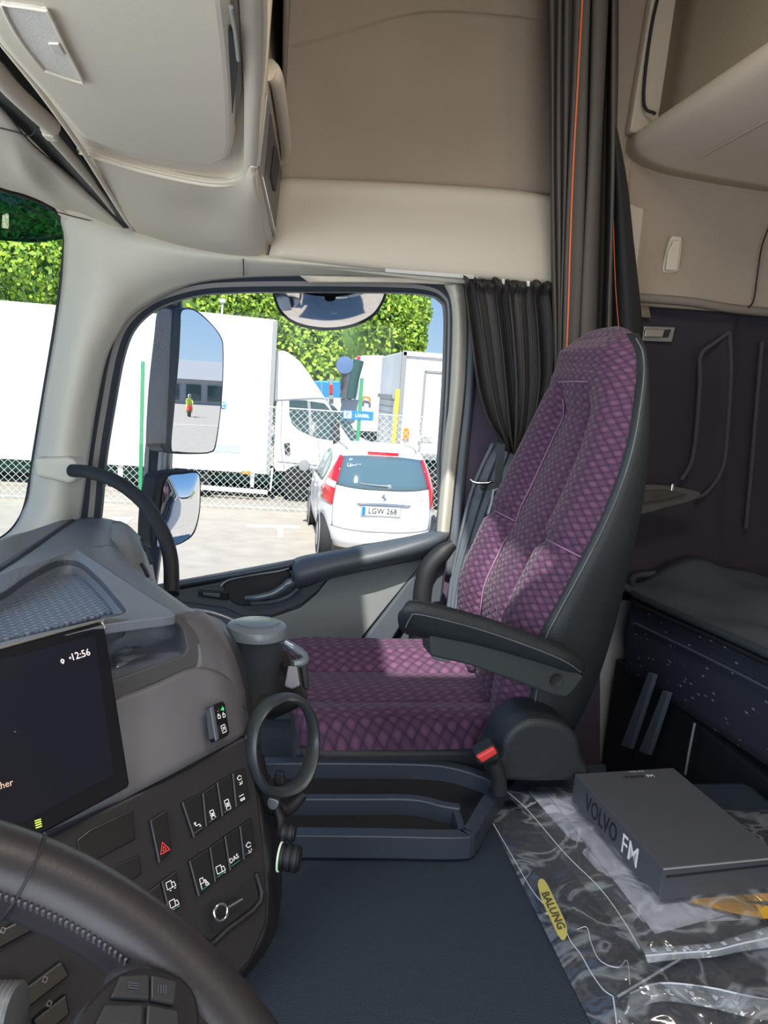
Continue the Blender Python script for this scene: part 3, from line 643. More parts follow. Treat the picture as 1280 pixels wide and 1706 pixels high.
tube('yellow_pole', [q(663, 648, Y=14.7), q(659, 700, Y=14.7), q(654, 757, Y=14.7)], .05, mat('yellow_paint', (.85, .68, .10), .4), rt, 3, 8)
box('underframe', (X0+2.6, 16.2, Z0-.2), (4.8, 1.4, .35), DARKV, rt, .02)
for dx in (1.0, 4.2): lathe('wheel', [(.2, 0), (.42, .01), (.44, .05), (.44, .25), (.42, .3)], (X0+dx, 15.05, .44), (0, 1, 0), BLACK, rt, 24)
# lamp post far away
lp = empty('street_lamp', (0, 0, 0), 'thin white street lamp rising behind the box truck roof', 'lamp')
tube('pole', [q(371, 504, Y=24), Vector((q(371, 504, Y=24).x-.1, 24, 0))], .035, BOXW, lp, 1, 8)
lathe('lamp_head', [(.03, 0), (.10, .02), (.10, .10), (.03, .14)], q(371, 505, Y=24), (0, 0, 1), BOXW, lp, 12)
# white hatchback, its tail towards us
CX, CY = q(640, 850, Y=9.9).x, 9.9
LV = [(.18, .14, 3.60, .76), (.30, .03, 3.68, .82), (.48, 0, 3.72, .845), (.66, .01, 3.70, .85), (.82, .05, 3.55, .85), (.94, .08, 3.25, .845), (1.02, .11, 2.85, .83), (1.14, .17, 2.62, .79), (1.28, .25, 2.38, .745), (1.42, .36, 2.08, .685), (1.52, .47, 1.86, .61), (1.575, .62, 1.65, .50), (1.60, .85, 1.45, .36)]
NS = 4.5
def lev(z):
    if z <= LV[0][0]: return LV[0][1:]
    for i in range(len(LV)-1):
        if z <= LV[i+1][0]:
            t = (z-LV[i][0])/(LV[i+1][0]-LV[i][0]); return tuple(LV[i][k]*(1-t)+LV[i+1][k]*t for k in (1, 2, 3))
    return LV[-1][1:]
def plan(z, a):
    y0, y1, w_ = lev(z); c, s = cos(a), sin(a)
    e_ = 2/NS; return (w_*math.copysign(abs(c)**e_, c), (y0+y1)/2+(y1-y0)/2*math.copysign(abs(s)**e_, s))
def rear(x, z, off=0.0):
    y0, y1, w_ = lev(z); k = max(0, 1-abs(x/w_)**NS)**(1/NS); return Vector((CX+x, CY+(y0+y1)/2-(y1-y0)/2*k-off, z))
def sidep(y, z, off=0.0):
    y0, y1, w_ = lev(z); k = max(0, 1-abs((y-(y0+y1)/2)/((y1-y0)/2))**NS)**(1/NS); return Vector((CX-w_*k-off, CY+y, z))
car = empty('white_hatchback', (0, 0, 0), 'white hatchback car with red tail lamps parked just outside the window', 'car')
na = 48; zl = [.18, .24, .30, .39, .48, .57, .66, .74, .82, .88, .94, .98, 1.02, 1.08, 1.14, 1.21, 1.28, 1.35, 1.42, 1.47, 1.52, 1.55, 1.575, 1.59, 1.60]
vs = []; fs = []
for z in zl:
    for k in range(na):
        x, y = plan(z, 2*pi*k/na); vs.append(Vector((CX+x, CY+y, z)))
for i in range(len(zl)-1):
    for k in range(na): fs.append((i*na+k, i*na+(k+1) % na, (i+1)*na+(k+1) % na, (i+1)*na+k))
fs += [tuple(range(na)), tuple(range((len(zl)-1)*na, len(zl)*na))]
mesh('body', vs, fs, PAINTW, car)
def rp(name, pts, m, off=.008, thick=.012, n=5, side_=False):
    f = sidep if side_ else rear
    rows = curve([Vector((a[0], a[1], 0)) for a in pts[0]], n), curve([Vector((a[0], a[1], 0)) for a in pts[1]], n)
    K = 6; vs = []; fs = []; nn = len(rows[0])
    for i in range(K+1):
        for j in range(nn):
            p = rows[0][j].lerp(rows[1][j], i/K); vs.append(f(p.x, p.y, off))
    for i in range(K):
        for j in range(nn-1): fs.append((i*nn+j, i*nn+j+1, (i+1)*nn+j+1, (i+1)*nn+j))
    o = mesh(name, vs, fs, m, car, True, True); solid(o, thick, 0); return o
CG = mat('tailgate_glass', (.10, .17, .21), .05, spec=.9)
rp('rear_window', [[(-.56, 1.44), (-.3, 1.465), (0, 1.47), (.3, 1.465), (.56, 1.44)], [(-.66, 1.06), (-.35, 1.03), (0, 1.025), (.35, 1.03), (.66, 1.06)]], CG)
rp('tail_lamp', [[(-.60, 1.45), (-.68, 1.30), (-.77, 1.12), (-.825, .95), (-.82, .80)], [(-.56, 1.44), (-.60, 1.28), (-.645, 1.12), (-.68, .95), (-.70, .78)]], REDL, .016)
rp('tail_lamp', [[(.60, 1.45), (.68, 1.30), (.77, 1.12), (.825, .95), (.82, .80)], [(.56, 1.44), (.60, 1.28), (.645, 1.12), (.68, .95), (.70, .78)]], REDL, .016)
rp('reverse_lamp', [[(-.75, 1.12), (-.79, 1.03)], [(-.655, 1.09), (-.675, 1.01)]], mat('clear_lamp', (.8, .78, .78), .15), .024)
rp('brake_lamp', [[(-.22, 1.515), (.22, 1.515)], [(-.22, 1.49), (.22, 1.49)]], REDL, .02, .03)
rp('bumper_seam', [[(-.70, .50), (-.3, .47), (0, .465), (.3, .47), (.70, .50)], [(-.70, .488), (-.3, .458), (0, .453), (.3, .458), (.70, .488)]], GREYV, .004, .004)
for s_ in (-1, 1): rp('tailgate_seam', [[(s_*.69, .50), (s_*.69, .80), (s_*.66, 1.03)], [(s_*.682, .50), (s_*.682, .80), (s_*.652, 1.03)]], GREYV, .005, .006)
rp('handle_bar', [[(-.38, .845), (0, .855), (.38, .845)], [(-.34, .82), (0, .83), (.34, .82)]], mat('car_chrome', (.6, .62, .64), .2, .8), .02, .02)
plc = rear(-.04, .745, .02)
box('number_plate', plc, (.53, .012, .12), WHITE, car, .004)
box('plate_frame', plc+Vector((0, .004, -.012)), (.555, .012, .155), GREYV, car, .004)
box('plate_band', plc+Vector((-.24, -.006, 0)), (.045, .006, .115), BLUE, car)
text('lettering', 'LGW 268', plc+Vector((.025, -.009, .004)), (1, 0, 0), (0, 0, 1), .078, mat('plate_ink', (.03, .03, .035), .5), car, bold=.008, sx=.92, spacing=1.0)
text('lettering', 'SUZUKI', rear(-.50, .92, .012), (1, 0, 0), (0, 0, 1), .03, GREYV, car, sx=1.5, spacing=1.3)
text('lettering', 'SPLASH', rear(.54, .92, .012), (1, 0, 0), (0, 0, 1), .035, GREYV, car, sx=1.2)
text('lettering', '65', rear(-.46, 1.405, .02), (1, 0, 0), (0, 0, 1), .04, WHITE, car, bold=.02)
text('lettering', 'Lånebil', rear(-.42, 1.335, .02), (1, 0, 0), (0, 0, 1), .05, WHITE, car, bold=.02)
e0 = rear(0, .93, .014)
sp = [(-.04, .005), (-.005, .05), (.012, .038), (-.008, .012), (.04, -.012), (.005, -.055), (-.012, -.042), (.012, -.014)]
plate('emblem', [e0+Vector((x, 0, z)) for x, z in sp], .006, mat('emblem_grey', (.25, .33, .38), .3, .6), car, 0, (0, 1, 0))
tube('wiper', [rear(.06, 1.085, .03), rear(-.15, 1.09, .03), rear(-.36, 1.105, .02)], [.014, .009, .006], GREYV, car, 4, 6)
lathe('wiper_hub', [(.01, 0), (.035, .005), (.035, .02), (.02, .03)], rear(.07, 1.075, .0), (0, -1, 0), GREYV, car, 12)
for s_ in (-1, 1):
    tube('roof_seam', [Vector((CX+s_*.50, CY+.55, 1.548)), Vector((CX+s_*.53, CY+1.0, 1.565)), Vector((CX+s_*.52, CY+1.6, 1.563))], .012, GREYV, car, 4, 6)
SG = mat('side_window_glass', (.20, .27, .26), .1, spec=.8)
for nm, p0, p1 in (('side_window', [(.62, 1.30), (.75, 1.40), (.95, 1.44)], [(.62, 1.24), (.75, 1.06), (.95, 1.05)]), ('side_window', [(1.0, 1.44), (1.3, 1.46), (1.55, 1.44)], [(1.0, 1.05), (1.3, 1.045), (1.55, 1.04)]), ('side_window', [(1.62, 1.44), (1.9, 1.40), (2.3, 1.20)], [(1.62, 1.04), (1.9, 1.035), (2.3, 1.035)])):
    rp(nm, [p0, p1], SG, .006, .01, 4, True)
for y in (.98, 1.6, 2.5): rp('door_seam', [[(y, 1.0), (y, .7), (y, .35)], [(y+.012, 1.0), (y+.012, .7), (y+.012, .35)]], GREYV, .002, .006, 4, True)
for y in (1.15, 1.8): rp('door_handle', [[(y, .93), (y+.14, .93)], [(y, .90), (y+.14, .90)]], PAINTW, .03, .03, 4, True)
hs = lathe('side_mirror', [(.02, 0), (.085, .01), (.095, .06), (.07, .11), (.02, .13)], (CX-1.0, CY+2.28, 1.08), (0, 1, 0), GREYV, car, 16); hs.scale = (1, 1, 1)
tube('mirror_arm', [Vector((CX-.80, CY+2.35, 1.02)), Vector((CX-.95, CY+2.33, 1.05))], .025, GREYV, car, 2, 8)
TYRE = mat('tyre', (.03, .03, .035), .8); RIM = mat('wheel_rim', (.4, .41, .43), .35, .5)
for sx_ in (-1, 1):
    for y in (.55, 2.95):
        c = (CX+sx_*.66, CY+y, .30); t_ = lathe('wheel', [(.17, 0), (.28, .0), (.30, .03), (.30, .17), (.28, .20), (.17, .20)], c, (sx_, 0, 0), TYRE, car, 28)
        lathe('wheel_rim', [(.03, .19), (.05, .205), (.17, .20), (.18, .18)], c, (sx_, 0, 0), RIM, t_, 20)
        rr = lathe('wheel_arch', [(.32, .186), (.345, .186), (.345, .196), (.32, .196)], c, (sx_, 0, 0), GREYV, car, 24)
# trees
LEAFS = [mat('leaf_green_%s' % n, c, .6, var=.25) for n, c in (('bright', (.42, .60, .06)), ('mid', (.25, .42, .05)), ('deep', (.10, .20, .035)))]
BARK = mat('bark', (.12, .09, .06), .9, bump=(8, .8, 'noise'))
def tree(c, rx, rz, h, n, seed, label):
    rnd = random.Random(seed); t = empty('leafy_tree', (0, 0, 0), label, 'tree', 'trees beyond the parked trucks')
    tube('trunk', [Vector((c.x, c.y, 0)), Vector((c.x+.2, c.y, c.z*.5)), Vector((c.x, c.y, c.z))], [.35, .28, .12], BARK, t, 4, 8)
    blobs = [(Vector((0, 0, 0)), .72)]+[(Vector((rnd.uniform(-1, 1), rnd.uniform(-.9, .3), rnd.uniform(-.85, .9))).normalized()*rnd.uniform(.45, .75), rnd.uniform(.25, .42)) for _ in range(22)]
    vs = []; fs = []; mi = []
    for _ in range(n):
        b, r = rnd.choice(blobs); d = Vector((rnd.gauss(0, 1), rnd.gauss(0, 1), rnd.gauss(0, 1))).normalized()
        p = b+d*r*rnd.uniform(.75, 1.05); p = c+Vector((p.x*rx, p.y*rx, p.z*rz))
        u = Vector((rnd.gauss(0, 1), rnd.gauss(0, 1), rnd.gauss(0, 1))).normalized(); v = (d+u*.8).normalized().cross(u).normalized(); s = rnd.uniform(.06, .13)*h*(1.35 if c.y > 40 else 1)
        k = len(vs); vs += [p-u*s, p+v*s*.6, p+u*s, p-v*s*.6]; fs.append((k, k+1, k+2, k+3)); mi.append(0 if rnd.random() < .5 else (1 if rnd.random() < .7 else 2))
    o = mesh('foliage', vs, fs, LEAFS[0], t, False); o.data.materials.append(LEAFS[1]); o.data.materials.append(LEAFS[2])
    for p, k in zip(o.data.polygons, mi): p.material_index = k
    o['kind'] = 'stuff'
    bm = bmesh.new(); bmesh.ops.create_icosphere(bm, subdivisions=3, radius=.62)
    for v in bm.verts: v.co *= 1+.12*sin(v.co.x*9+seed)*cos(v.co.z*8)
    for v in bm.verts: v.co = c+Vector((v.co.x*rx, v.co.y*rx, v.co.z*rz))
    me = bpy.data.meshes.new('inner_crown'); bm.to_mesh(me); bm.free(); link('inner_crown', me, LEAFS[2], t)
TR = [((40, 520), 32, 6.5, 5.5, 'green leafy tree seen through the windshield above the white trailer'),
      ((-90, 480), 33, 6.5, 6.0, 'green leafy tree at the very left edge behind the windshield'),
      ((200, 560), 34, 5.5, 5.0, 'leafy tree hidden mostly behind the pillar and mirror post'),
      ((340, 520), 34, 5.0, 4.2, 'leafy tree rising over the box truck beside the tall mirror'),
      ((450, 545), 33, 4.8, 4.8, 'leafy tree behind the kerb mirror and the box truck corner'),
      ((560, 570), 35, 5.0, 5.2, 'dense leafy tree behind the crane truck and kerb mirror'),
      ((648, 550), 34, 2.2, 3.4, 'bright leafy tree at the window right side, against blue sky')]
for i, (pp, Y, rx, rz, lb) in enumerate(TR):
    Y = (29, 30, 46, 29, 46, 30, 47)[i]; kk = Y/34; rx *= kk*.92; rz *= kk; tree(q(*pp, Y=Y), rx, rz, 1.0, 26000, i+3, lb)
# what the mirrors see behind the truck
bl = empty('workshop_building', (0, 0, 0), 'low white building with dark glazed front reflected in the tall mirror', 'building')
box('upper_storey', (118, 22, 5.2), (8, 60, 2.8), BOXW, bl)
box('ground_storey', (119, 22, 1.9), (8, 58, 3.8), mat('building_grey', (.30, .33, .36), .6), bl)
for i in range(18): box('window', (114.9, -5+i*3.2, 1.8), (.2, 2.2, 2.4), DKGLASS, bl)
gp = plate('grass_verge', [Vector((x, y, .02)) for x, y in ((14, 7.5), (34, 8.4), (44, 12), (30, 16), (12, 12))], .02, GRASS, None, 0, (0, 0, -1)); tag(gp, 'curved green grass verge reflected at the mirror edge', 'grass')
ml = plate('white_line', [Vector((x, y, .015)) for x, y in ((47, -10), (47.6, -10), (47.6, 30), (47, 30))], .006, LINE, None, 0, (0, 0, -1)); tag(ml, 'white road line crossing the yard, reflected in the tall mirror', 'road marking')
mb = empty('motorcycle', (0, 0, 0), 'small red motorcycle reflected in the tall mirror', 'motorcycle')
MC = Vector((62, 8.4, 0))
for dx in (-.7, .7):
    tube('wheel', [MC+Vector((dx+.28*cos(a), 0, .31+.28*sin(a))) for a in [i*pi/4 for i in range(8)]], .06, BLACK, mb, 3, 8, True)
tube('fairing', [MC+Vector((-.8, 0, .55)), MC+Vector((-.3, 0, .75)), MC+Vector((.3, 0, .75)), MC+Vector((.8, 0, .85))], [.12, .24, .2, .08], REDL, mb, 4, 10)
def skin(name, pts, edges, m, parent=None, sub=2):
    me = bpy.data.meshes.new(name); me.from_pydata([tuple(p[:3]) for p in pts], edges, []); o = bpy.data.objects.new(name, me); COL.objects.link(o)
    o.modifiers.new('skin', 'SKIN'); s = o.modifiers.new('sub', 'SUBSURF'); s.levels = sub; s.render_levels = sub
    for i, p in enumerate(pts): me.skin_vertices[0].data[i].radius = (p[3], p[3])
    me.skin_vertices[0].data[0].use_root = True
    me.materials.append(m); o.parent = parent; return o
pe = empty('person', (0, 0, 0), 'person in yellow jacket and pale helmet riding the red motorcycle in the mirror', 'person')
B = lambda x, y, z, r: (MC.x+x, MC.y+y, z, r)
skin('body', [B(.25, 0, .95, .15), B(.15, 0, 1.25, .17), B(.0, 0, 1.48, .15), B(-.04, 0, 1.6, .07), B(-.02, .2, 1.45, .07), B(-.25, .27, 1.2, .055), B(-.5, .25, 1.08, .04), B(-.02, -.2, 1.45, .07), B(-.25, -.27, 1.2, .055), B(-.5, -.25, 1.08, .04),
    B(.1, .17, .88, .10), B(-.25, .2, .72, .08), B(-.02, .2, .35, .06), B(.1, -.17, .88, .10), B(-.25, -.2, .72, .08), B(-.02, -.2, .35, .06)],
    [(0, 1), (1, 2), (2, 3), (2, 4), (4, 5), (5, 6), (2, 7), (7, 8), (8, 9), (0, 10), (10, 11), (11, 12), (0, 13), (13, 14), (14, 15)], mat('hi_vis_yellow', (.55, .75, .10), .6), pe)
lathe('helmet', [(.03, -.14), (.11, -.1), (.13, 0), (.11, .09), (.03, .13)], (MC.x-.05, MC.y, 1.76), (0, 0, 1), BOXW, pe, 16)
lathe('visor', [(.02, 0), (.08, .01), (.08, .03), (.02, .04)], (MC.x-.16, MC.y, 1.76), (-1, 0, 0), BLACK, pe, 12)
# ---------------------------------------------------------------- truck mirrors
def mirror_plane(c, out):
    d = (c-EYE).normalized(); n = (Vector(out).normalized()-d).normalized(); p = PL.__new__(PL); p.o = c; p.n = n; return p
MBLK = mat('mirror_housing', (.03, .042, .062), .45)
mi = empty('main_mirror', (0, 0, 0), 'tall dark framed door mirror reflecting blue sky and building', 'mirror')
M1 = mirror_plane(q(325, 655, Y=2.32), (1, .105, -.005))
gp1 = [(303, 519), (318, 516), (332, 523), (352, 541), (366, 560), (371, 580), (370, 640), (366, 690), (358, 742), (350, 752), (330, 754), (296, 752), (286, 746), (290, 690), (298, 600), (301, 545)]
o1 = curve(M1.ps(gp1), 4, True)
plate('mirror_face', o1, .003, MIRROR, mi, 0, -M1.n)
hb = [(296, 516), (318, 513), (334, 520), (354, 539), (369, 559), (374, 580), (373, 640), (369, 690), (361, 745), (352, 755), (330, 757), (290, 756), (272, 748), (270, 720), (275, 640), (284, 560), (288, 525)]
plate('housing', curve(M1.ps(hb, -.004), 4, True), .07, MBLK, mi, .006, -M1.n)
m2 = empty('wide_angle_mirror', (0, 0, 0), 'smaller convex lower mirror with chrome look under the tall mirror', 'mirror')
M2 = mirror_plane(q(300, 850, Y=2.30), (1, .10, -.22))
g2 = [(281, 794), (305, 790), (325, 788), (332, 794), (333, 820), (331, 855), (322, 886), (305, 902), (282, 910), (265, 912), (262, 900), (268, 850), (272, 815)]
g2c = curve(M2.ps(g2), 4, True); cc = sum(g2c, Vector())/len(g2c)
rings = []
for k in range(9):
    f = 1-k/9; rings.append([cc.lerp(p, f)+M2.n*(.022*(1-f*f)) for p in g2c])
vs = sum(rings, [])+[cc+M2.n*.022]; nn = len(g2c); fs = []
for i in range(8):
    for k in range(nn): fs.append((i*nn+k, i*nn+(k+1) % nn, (i+1)*nn+(k+1) % nn, (i+1)*nn+k))
fs += [(8*nn+k, 8*nn+(k+1) % nn, 9*nn) for k in range(nn)]
mesh('mirror_face', vs, fs, MIRROR, m2, True, True)
plate('housing', curve(M2.ps([(268, 792), (305, 786), (327, 785), (335, 793), (336, 820), (334, 856), (325, 889), (306, 905), (282, 913), (262, 915), (252, 905), (254, 850), (260, 810)], -.003), 4, True), .06, BLACK, m2, .006, -M2.n)
m3 = empty('kerb_mirror', (0, 0, 0), 'rounded kerb mirror hanging above the door window', 'mirror')
kp = [(455, 470), (459, 495), (468, 517), (488, 535), (520, 545), (556, 547), (592, 540), (620, 525), (635, 505), (642, 485), (642, 470)]
pass
kn = Vector((0, -.66, -.75)).normalized(); kpl = PL.__new__(PL); kpl.o = q(550, 547, Y=2.13); kpl.n = kn
K0 = curve(kpl.ps(kp), 5); kc = kpl.p(550, 470)
rings = []
for k in range(10):
    f = 1-k/10; rings.append([kc.lerp(p, f)+kn*(.055*(1-f*f)) for p in K0])
nn = len(K0); vs = sum(rings, []); fs = [(i*nn+k, i*nn+k+1, (i+1)*nn+k+1, (i+1)*nn+k) for i in range(9) for k in range(nn-1)]
mesh('mirror_face', vs, fs, mat('kerb_mirror_glass', (.80, .78, .76), .08, 1.0), m3, True, True)
tube('mirror_rim', kpl.ps(kp, -.004), .006, BLACK, m3, 5, 8)
plate('housing', kpl.ps(kp, -.008), .05, BLACK, m3, .01, -kn)
tube('arm', [kpl.p(550, 470, -.05), kpl.p(550, 440, -.12), Vector((q(550, 430, Y=2.1).x, 2.02, 2.86))], .015, BLACK, m3, 4, 8)
mp_ = empty('mirror_post', (0, 0, 0), 'dark vertical mirror arm outside the door window', 'mirror arm')
plate('post', [q(a, b, Y=2.46) for a, b in ((262, 480), (300, 480), (303, 530), (290, 640), (284, 780), (268, 915), (258, 990), (228, 990), (232, 900), (240, 760), (250, 640), (262, 530))], .06, MBLK, mp_, .01)
plate('lit_edge', [q(a, b, Y=2.45) for a, b in ((253, 640), (256, 640), (238, 920), (232, 960), (227, 960), (234, 860))], .02, mat('lit_edge_grey', (.5, .5, .49), .4), mp_, .002)  # pale strip paints the lit edge of the post
tube('bracket', [q(300, 520, Y=2.38), q(318, 535, Y=2.33), q(312, 548, Y=2.33)], .014, BLACK, mp_, 4, 8)
tube('arm', [q(288, 500, Y=2.40), Vector((q(288, 500, Y=2.40).x-.05, 2.02, q(288, 480, Y=2.40).z))], .02, BLACK, mp_, 2, 8)
tube('arm', [q(245, 960, Y=2.40), Vector((q(245, 960, Y=2.40).x-.02, 2.02, q(245, 960, Y=2.40).z))], .02, BLACK, mp_, 2, 8)
tube('lower_bracket', [q(276, 750, Y=2.37), q(272, 800, Y=2.37)], .02, SATIN, mp_, 2, 10)
# tinted sun visor outside the windshield
vz = patch('sun_visor', [[q(-80, 250, Y=1.95), q(0, 290, Y=1.99), q(60, 310, Y=2.03), q(120, 350, Y=2.06)], [q(-80, 390, Y=1.97), q(0, 400, Y=2.01), q(60, 404, Y=2.05), q(120, 396, Y=2.08)]], glassy('green_tint', (.10, .26, .24), .05), None, 5, .004)
tag(vz, 'dark green tinted sun visor outside the windshield at the top left', 'sun visor')
# ================================================================ door inner panel
def dpl(name, pts, Y, t, m, bw=.004, sm=0, parent=None):
    p = qs(pts, Y=Y)
    if sm: p = curve(p, sm, True)
    return plate(name, p, t, m, parent or door, bw, (0, 1, 0), 3)
S(plate('wall_right', [Vector((-.46, 1.915, 1.1)), Vector((.62, 1.915, 1.1)), q(752, 892, Y=1.915), q(722, 893, Y=1.915), q(610, 914, Y=1.915), q(490, 941, Y=1.915), q(300, 976, Y=1.915), q(200, 1000, Y=1.915), Vector((-.46, 1.915, 1.83))], .05, DOORDARK, None, 0, (0, 1, 0)))
dpl('lower_panel', [(250, 985), (300, 978), (490, 944), (720, 896), (745, 896), (748, 915), (650, 1080), (640, 1200), (300, 1200), (240, 1050)], 1.885, .03, DOORDARK)
dpl('grey_panel', [(553, 958), (640, 944), (703, 930), (706, 936), (650, 1004), (594, 1074), (560, 1090), (500, 1100), (440, 1060), (452, 1030), (500, 1014), (528, 990)], 1.866, .02, DOORGREY, .004)
dpl('diagonal_trim', [(712, 928), (740, 900), (746, 906), (745, 918), (650, 1072), (640, 1085), (600, 1085), (597, 1078)], 1.862, .02, DOORDARK, .006)
patch('armrest_pad', [[q(x, y, Y=Y) for x, y, Y in r] for r in (
    [(484, 937, 1.89), (500, 927, 1.89), (560, 916, 1.89), (640, 902, 1.89), (722, 885, 1.89), (748, 884, 1.89)],
    [(486, 944, 1.83), (502, 935, 1.82), (560, 923, 1.81), (640, 908, 1.81), (722, 890, 1.82), (749, 889, 1.85)],
    [(489, 958, 1.80), (504, 955, 1.785), (560, 942, 1.78), (640, 925, 1.78), (722, 904, 1.80), (747, 898, 1.84)],
    [(492, 974, 1.82), (506, 972, 1.80), (560, 958, 1.80), (640, 940, 1.80), (712, 924, 1.82), (742, 906, 1.85)],
    [(494, 982, 1.87), (508, 979, 1.86), (560, 962, 1.86), (640, 945, 1.86), (708, 930, 1.86), (738, 914, 1.87)])], DOORDARK, door, 5, .008)
patch('front_sill', [[q(x, y, Y=Y) for x, y, Y in r] for r in (
    [(230, 980, 1.89), (300, 966, 1.89), (400, 948, 1.89), (492, 931, 1.89)],
    [(230, 984, 1.84), (300, 970, 1.84), (400, 953, 1.84), (492, 936, 1.84)],
    [(230, 992, 1.84), (300, 977, 1.84), (400, 960, 1.84), (492, 943, 1.84)],
    [(230, 994, 1.88), (300, 980, 1.88), (400, 963, 1.88), (492, 946, 1.88)])], DOORDARK, door, 4, .006)
dpl('handle_surround', [(290, 984), (365, 970), (392, 957), (440, 948), (490, 950), (510, 975), (545, 965), (532, 984), (502, 1008), (455, 1026), (405, 1028), (375, 1014), (345, 1010), (300, 1004)], 1.862, .02, mat('door_mid_trim', (.06, .07, .085), .45), .005)
dpl('handle_cup', [(372, 978), (392, 964), (440, 955), (478, 950), (484, 962), (470, 972), (455, 990), (440, 1006), (405, 1010), (385, 1002)], 1.858, .01, BLACK, .004, 3)
tube('cup_edge', [q(a, b, Y=1.852) for a, b in ((368, 976), (382, 966), (420, 958), (466, 951), (482, 946))], .0035, SATIN, door, 5, 8)
hd = tube('door_handle', [q(a, b, Y=Y) for a, b, Y in ((409, 996, 1.84), (430, 995, 1.83), (455, 989, 1.825), (472, 979, 1.825), (484, 970, 1.825), (502, 968, 1.84))], [.006, .009, .010, .011, .012, .010], mat('handle_grey', (.16, .19, .22), .3, .5), door, 6, 12)
tube('handle_lower', [q(a, b, Y=1.845) for a, b in ((418, 1005), (450, 1003), (480, 994), (497, 980))], .006, DOORDARK, door, 5, 10)
dpl('window_switch', [(331, 984), (382, 986), (380, 1001), (330, 994)], 1.855, .008, SWITCH, .002)
dpl('switch_key', [(338, 987), (368, 989), (366, 996), (338, 992)], 1.848, .006, DOORDARK, .002)
# pillar behind the door
S(patch('trim_14', [[q(x, y, Y=Y) for x, y, Y in r] for r in (
    [(738, 468, 1.885), (756, 470, 1.85), (774, 472, 1.87)], [(750, 510, 1.885), (762, 510, 1.85), (779, 515, 1.87)], [(751, 560, 1.885), (764, 560, 1.85), (780, 565, 1.87)],
    [(747, 650, 1.885), (760, 650, 1.85), (775, 650, 1.87)], [(738, 760, 1.885), (749, 760, 1.85), (763, 760, 1.87)], [(729, 860, 1.885), (740, 860, 1.85), (753, 860, 1.87)], [(724, 930, 1.885), (734, 930, 1.86), (744, 930, 1.87)])], PILLAR, None, 5, .01))
S(patch('trim_15', [[q(x, y, Y=Y) for x, y, Y in r] for r in (
    [(776, 470, 1.875), (790, 470, 1.87), (800, 470, 1.885)], [(776, 640, 1.875), (786, 640, 1.87), (792, 640, 1.885)], [(764, 760, 1.875), (774, 760, 1.87), (780, 760, 1.885)], [(753, 870, 1.875), (764, 870, 1.87), (770, 870, 1.885)], [(742, 960, 1.875), (752, 960, 1.87), (758, 960, 1.885)])], mat('blue_grey_trim', (.11, .13, .155), .6), None, 5, .01))
S(plate('wall_right', [q(a, b, Y=1.89) for a, b in ((776, 465), (1000, 478), (1000, 1300), (700, 1300), (745, 930), (765, 800))], .02, mat('purple_grey_felt', (.085, .065, .10), .95, bump=(400, .4, 'noise'), var=.1), None, 0, (0, 1, 0)))
# ================================================================ curtains
def sheet(name, Lp, Rp, folds, amp, m, nu=120, nv=40, Y=1.80, parent=None, phase=0, wav=0.0, top=0, topamp=.02):
    L = curve([q(a, b, Y=Y) for a, b in Lp], 8); R = curve([q(a, b, Y=Y) for a, b in Rp], 8); n = len(L); vs = []; fs = []; uvs = []
    for i in range(n):
        v = i/(n-1)
        for j in range(nu+1):
            u = j/nu; uu = u+.02*sin(u*11+v*2)
            w_ = R[i].x-L[i].x
            f = sin(2*pi*folds*uu+phase+wav*sin(v*3))
            a_ = amp*(.6+.4*sin(u*17+1.3))
            p = L[i].lerp(R[i], u)+Vector((0.006*cos(2*pi*folds*uu*2), -a_*f, 0))
            if top and v < top:
                k = (1-v/top); p += Vector((0, -topamp*abs(sin(2*pi*folds*1.5*u+2))*k*2*sin(v/top*pi), .004*sin(u*60)*k))
            vs.append(p); uvs.append((u, v))
    for i in range(n-1):
        for j in range(nu): a = i*(nu+1)+j; fs.append((a, a+1, a+nu+2, a+nu+1))
    o = mesh(name, vs, fs, m, parent, True, True, uvs); solid(o, .0015, 0); return o
wc = empty('window_curtain', (0, 0, 0), 'dark striped gathered curtain drawn back beside the door window', 'curtain')
CW = lines_mat('striped_curtain', (.016, .015, .017), (.048, .043, .042), 60, .35, 'X', .6, 'UV', .3)
sheet('gathered_cloth', [(767, 464), (773, 500), (783, 570), (796, 650), (816, 708), (848, 752)], [(930, 472), (932, 505), (934, 560), (930, 630), (908, 700), (866, 760)], 7, .026, CW, 140, 40, 1.80, wc, 0, .8, .16)
sheet('tail_cloth', [(818, 738), (796, 785), (780, 830), (764, 900), (752, 960), (744, 1030)], [(880, 735), (866, 780), (846, 830), (815, 890), (785, 950), (765, 1030)], 4, .012, lines_mat('tail_curtain', (.08, .10, .125), (.17, .205, .245), 40, .4, 'X', .7, 'UV', .2), 80, 30, 1.82, wc, 1)
for a, b in ((793, 467), (838, 470), (880, 473)): box('glider', q(a, b, Y=1.80), (.008, .01, .014), WHITE, wc, .002)
tb = empty('curtain_tieback', (0, 0, 0), 'small bright metal tieback hook holding the window curtain tail', 'hook')
tube('hook_bar', [q(a, b, Y=Y) for a, b, Y in ((784, 798, 1.79), (792, 804, 1.785), (812, 805, 1.78), (822, 802, 1.78), (838, 806, 1.79))], [.002, .004, .004, .004, .002], CHROME, tb, 5, 8)
lathe('hook_button', [(.002, 0), (.008, .002), (.008, .006), (.002, .008)], q(805, 812, Y=1.79), (0, -1, 0), BLACK, tb, 14)
bc = empty('bunk_curtain', (0, 0, 0), 'tall grey-brown bunk curtain with orange piping hanging behind the purple seat', 'curtain')
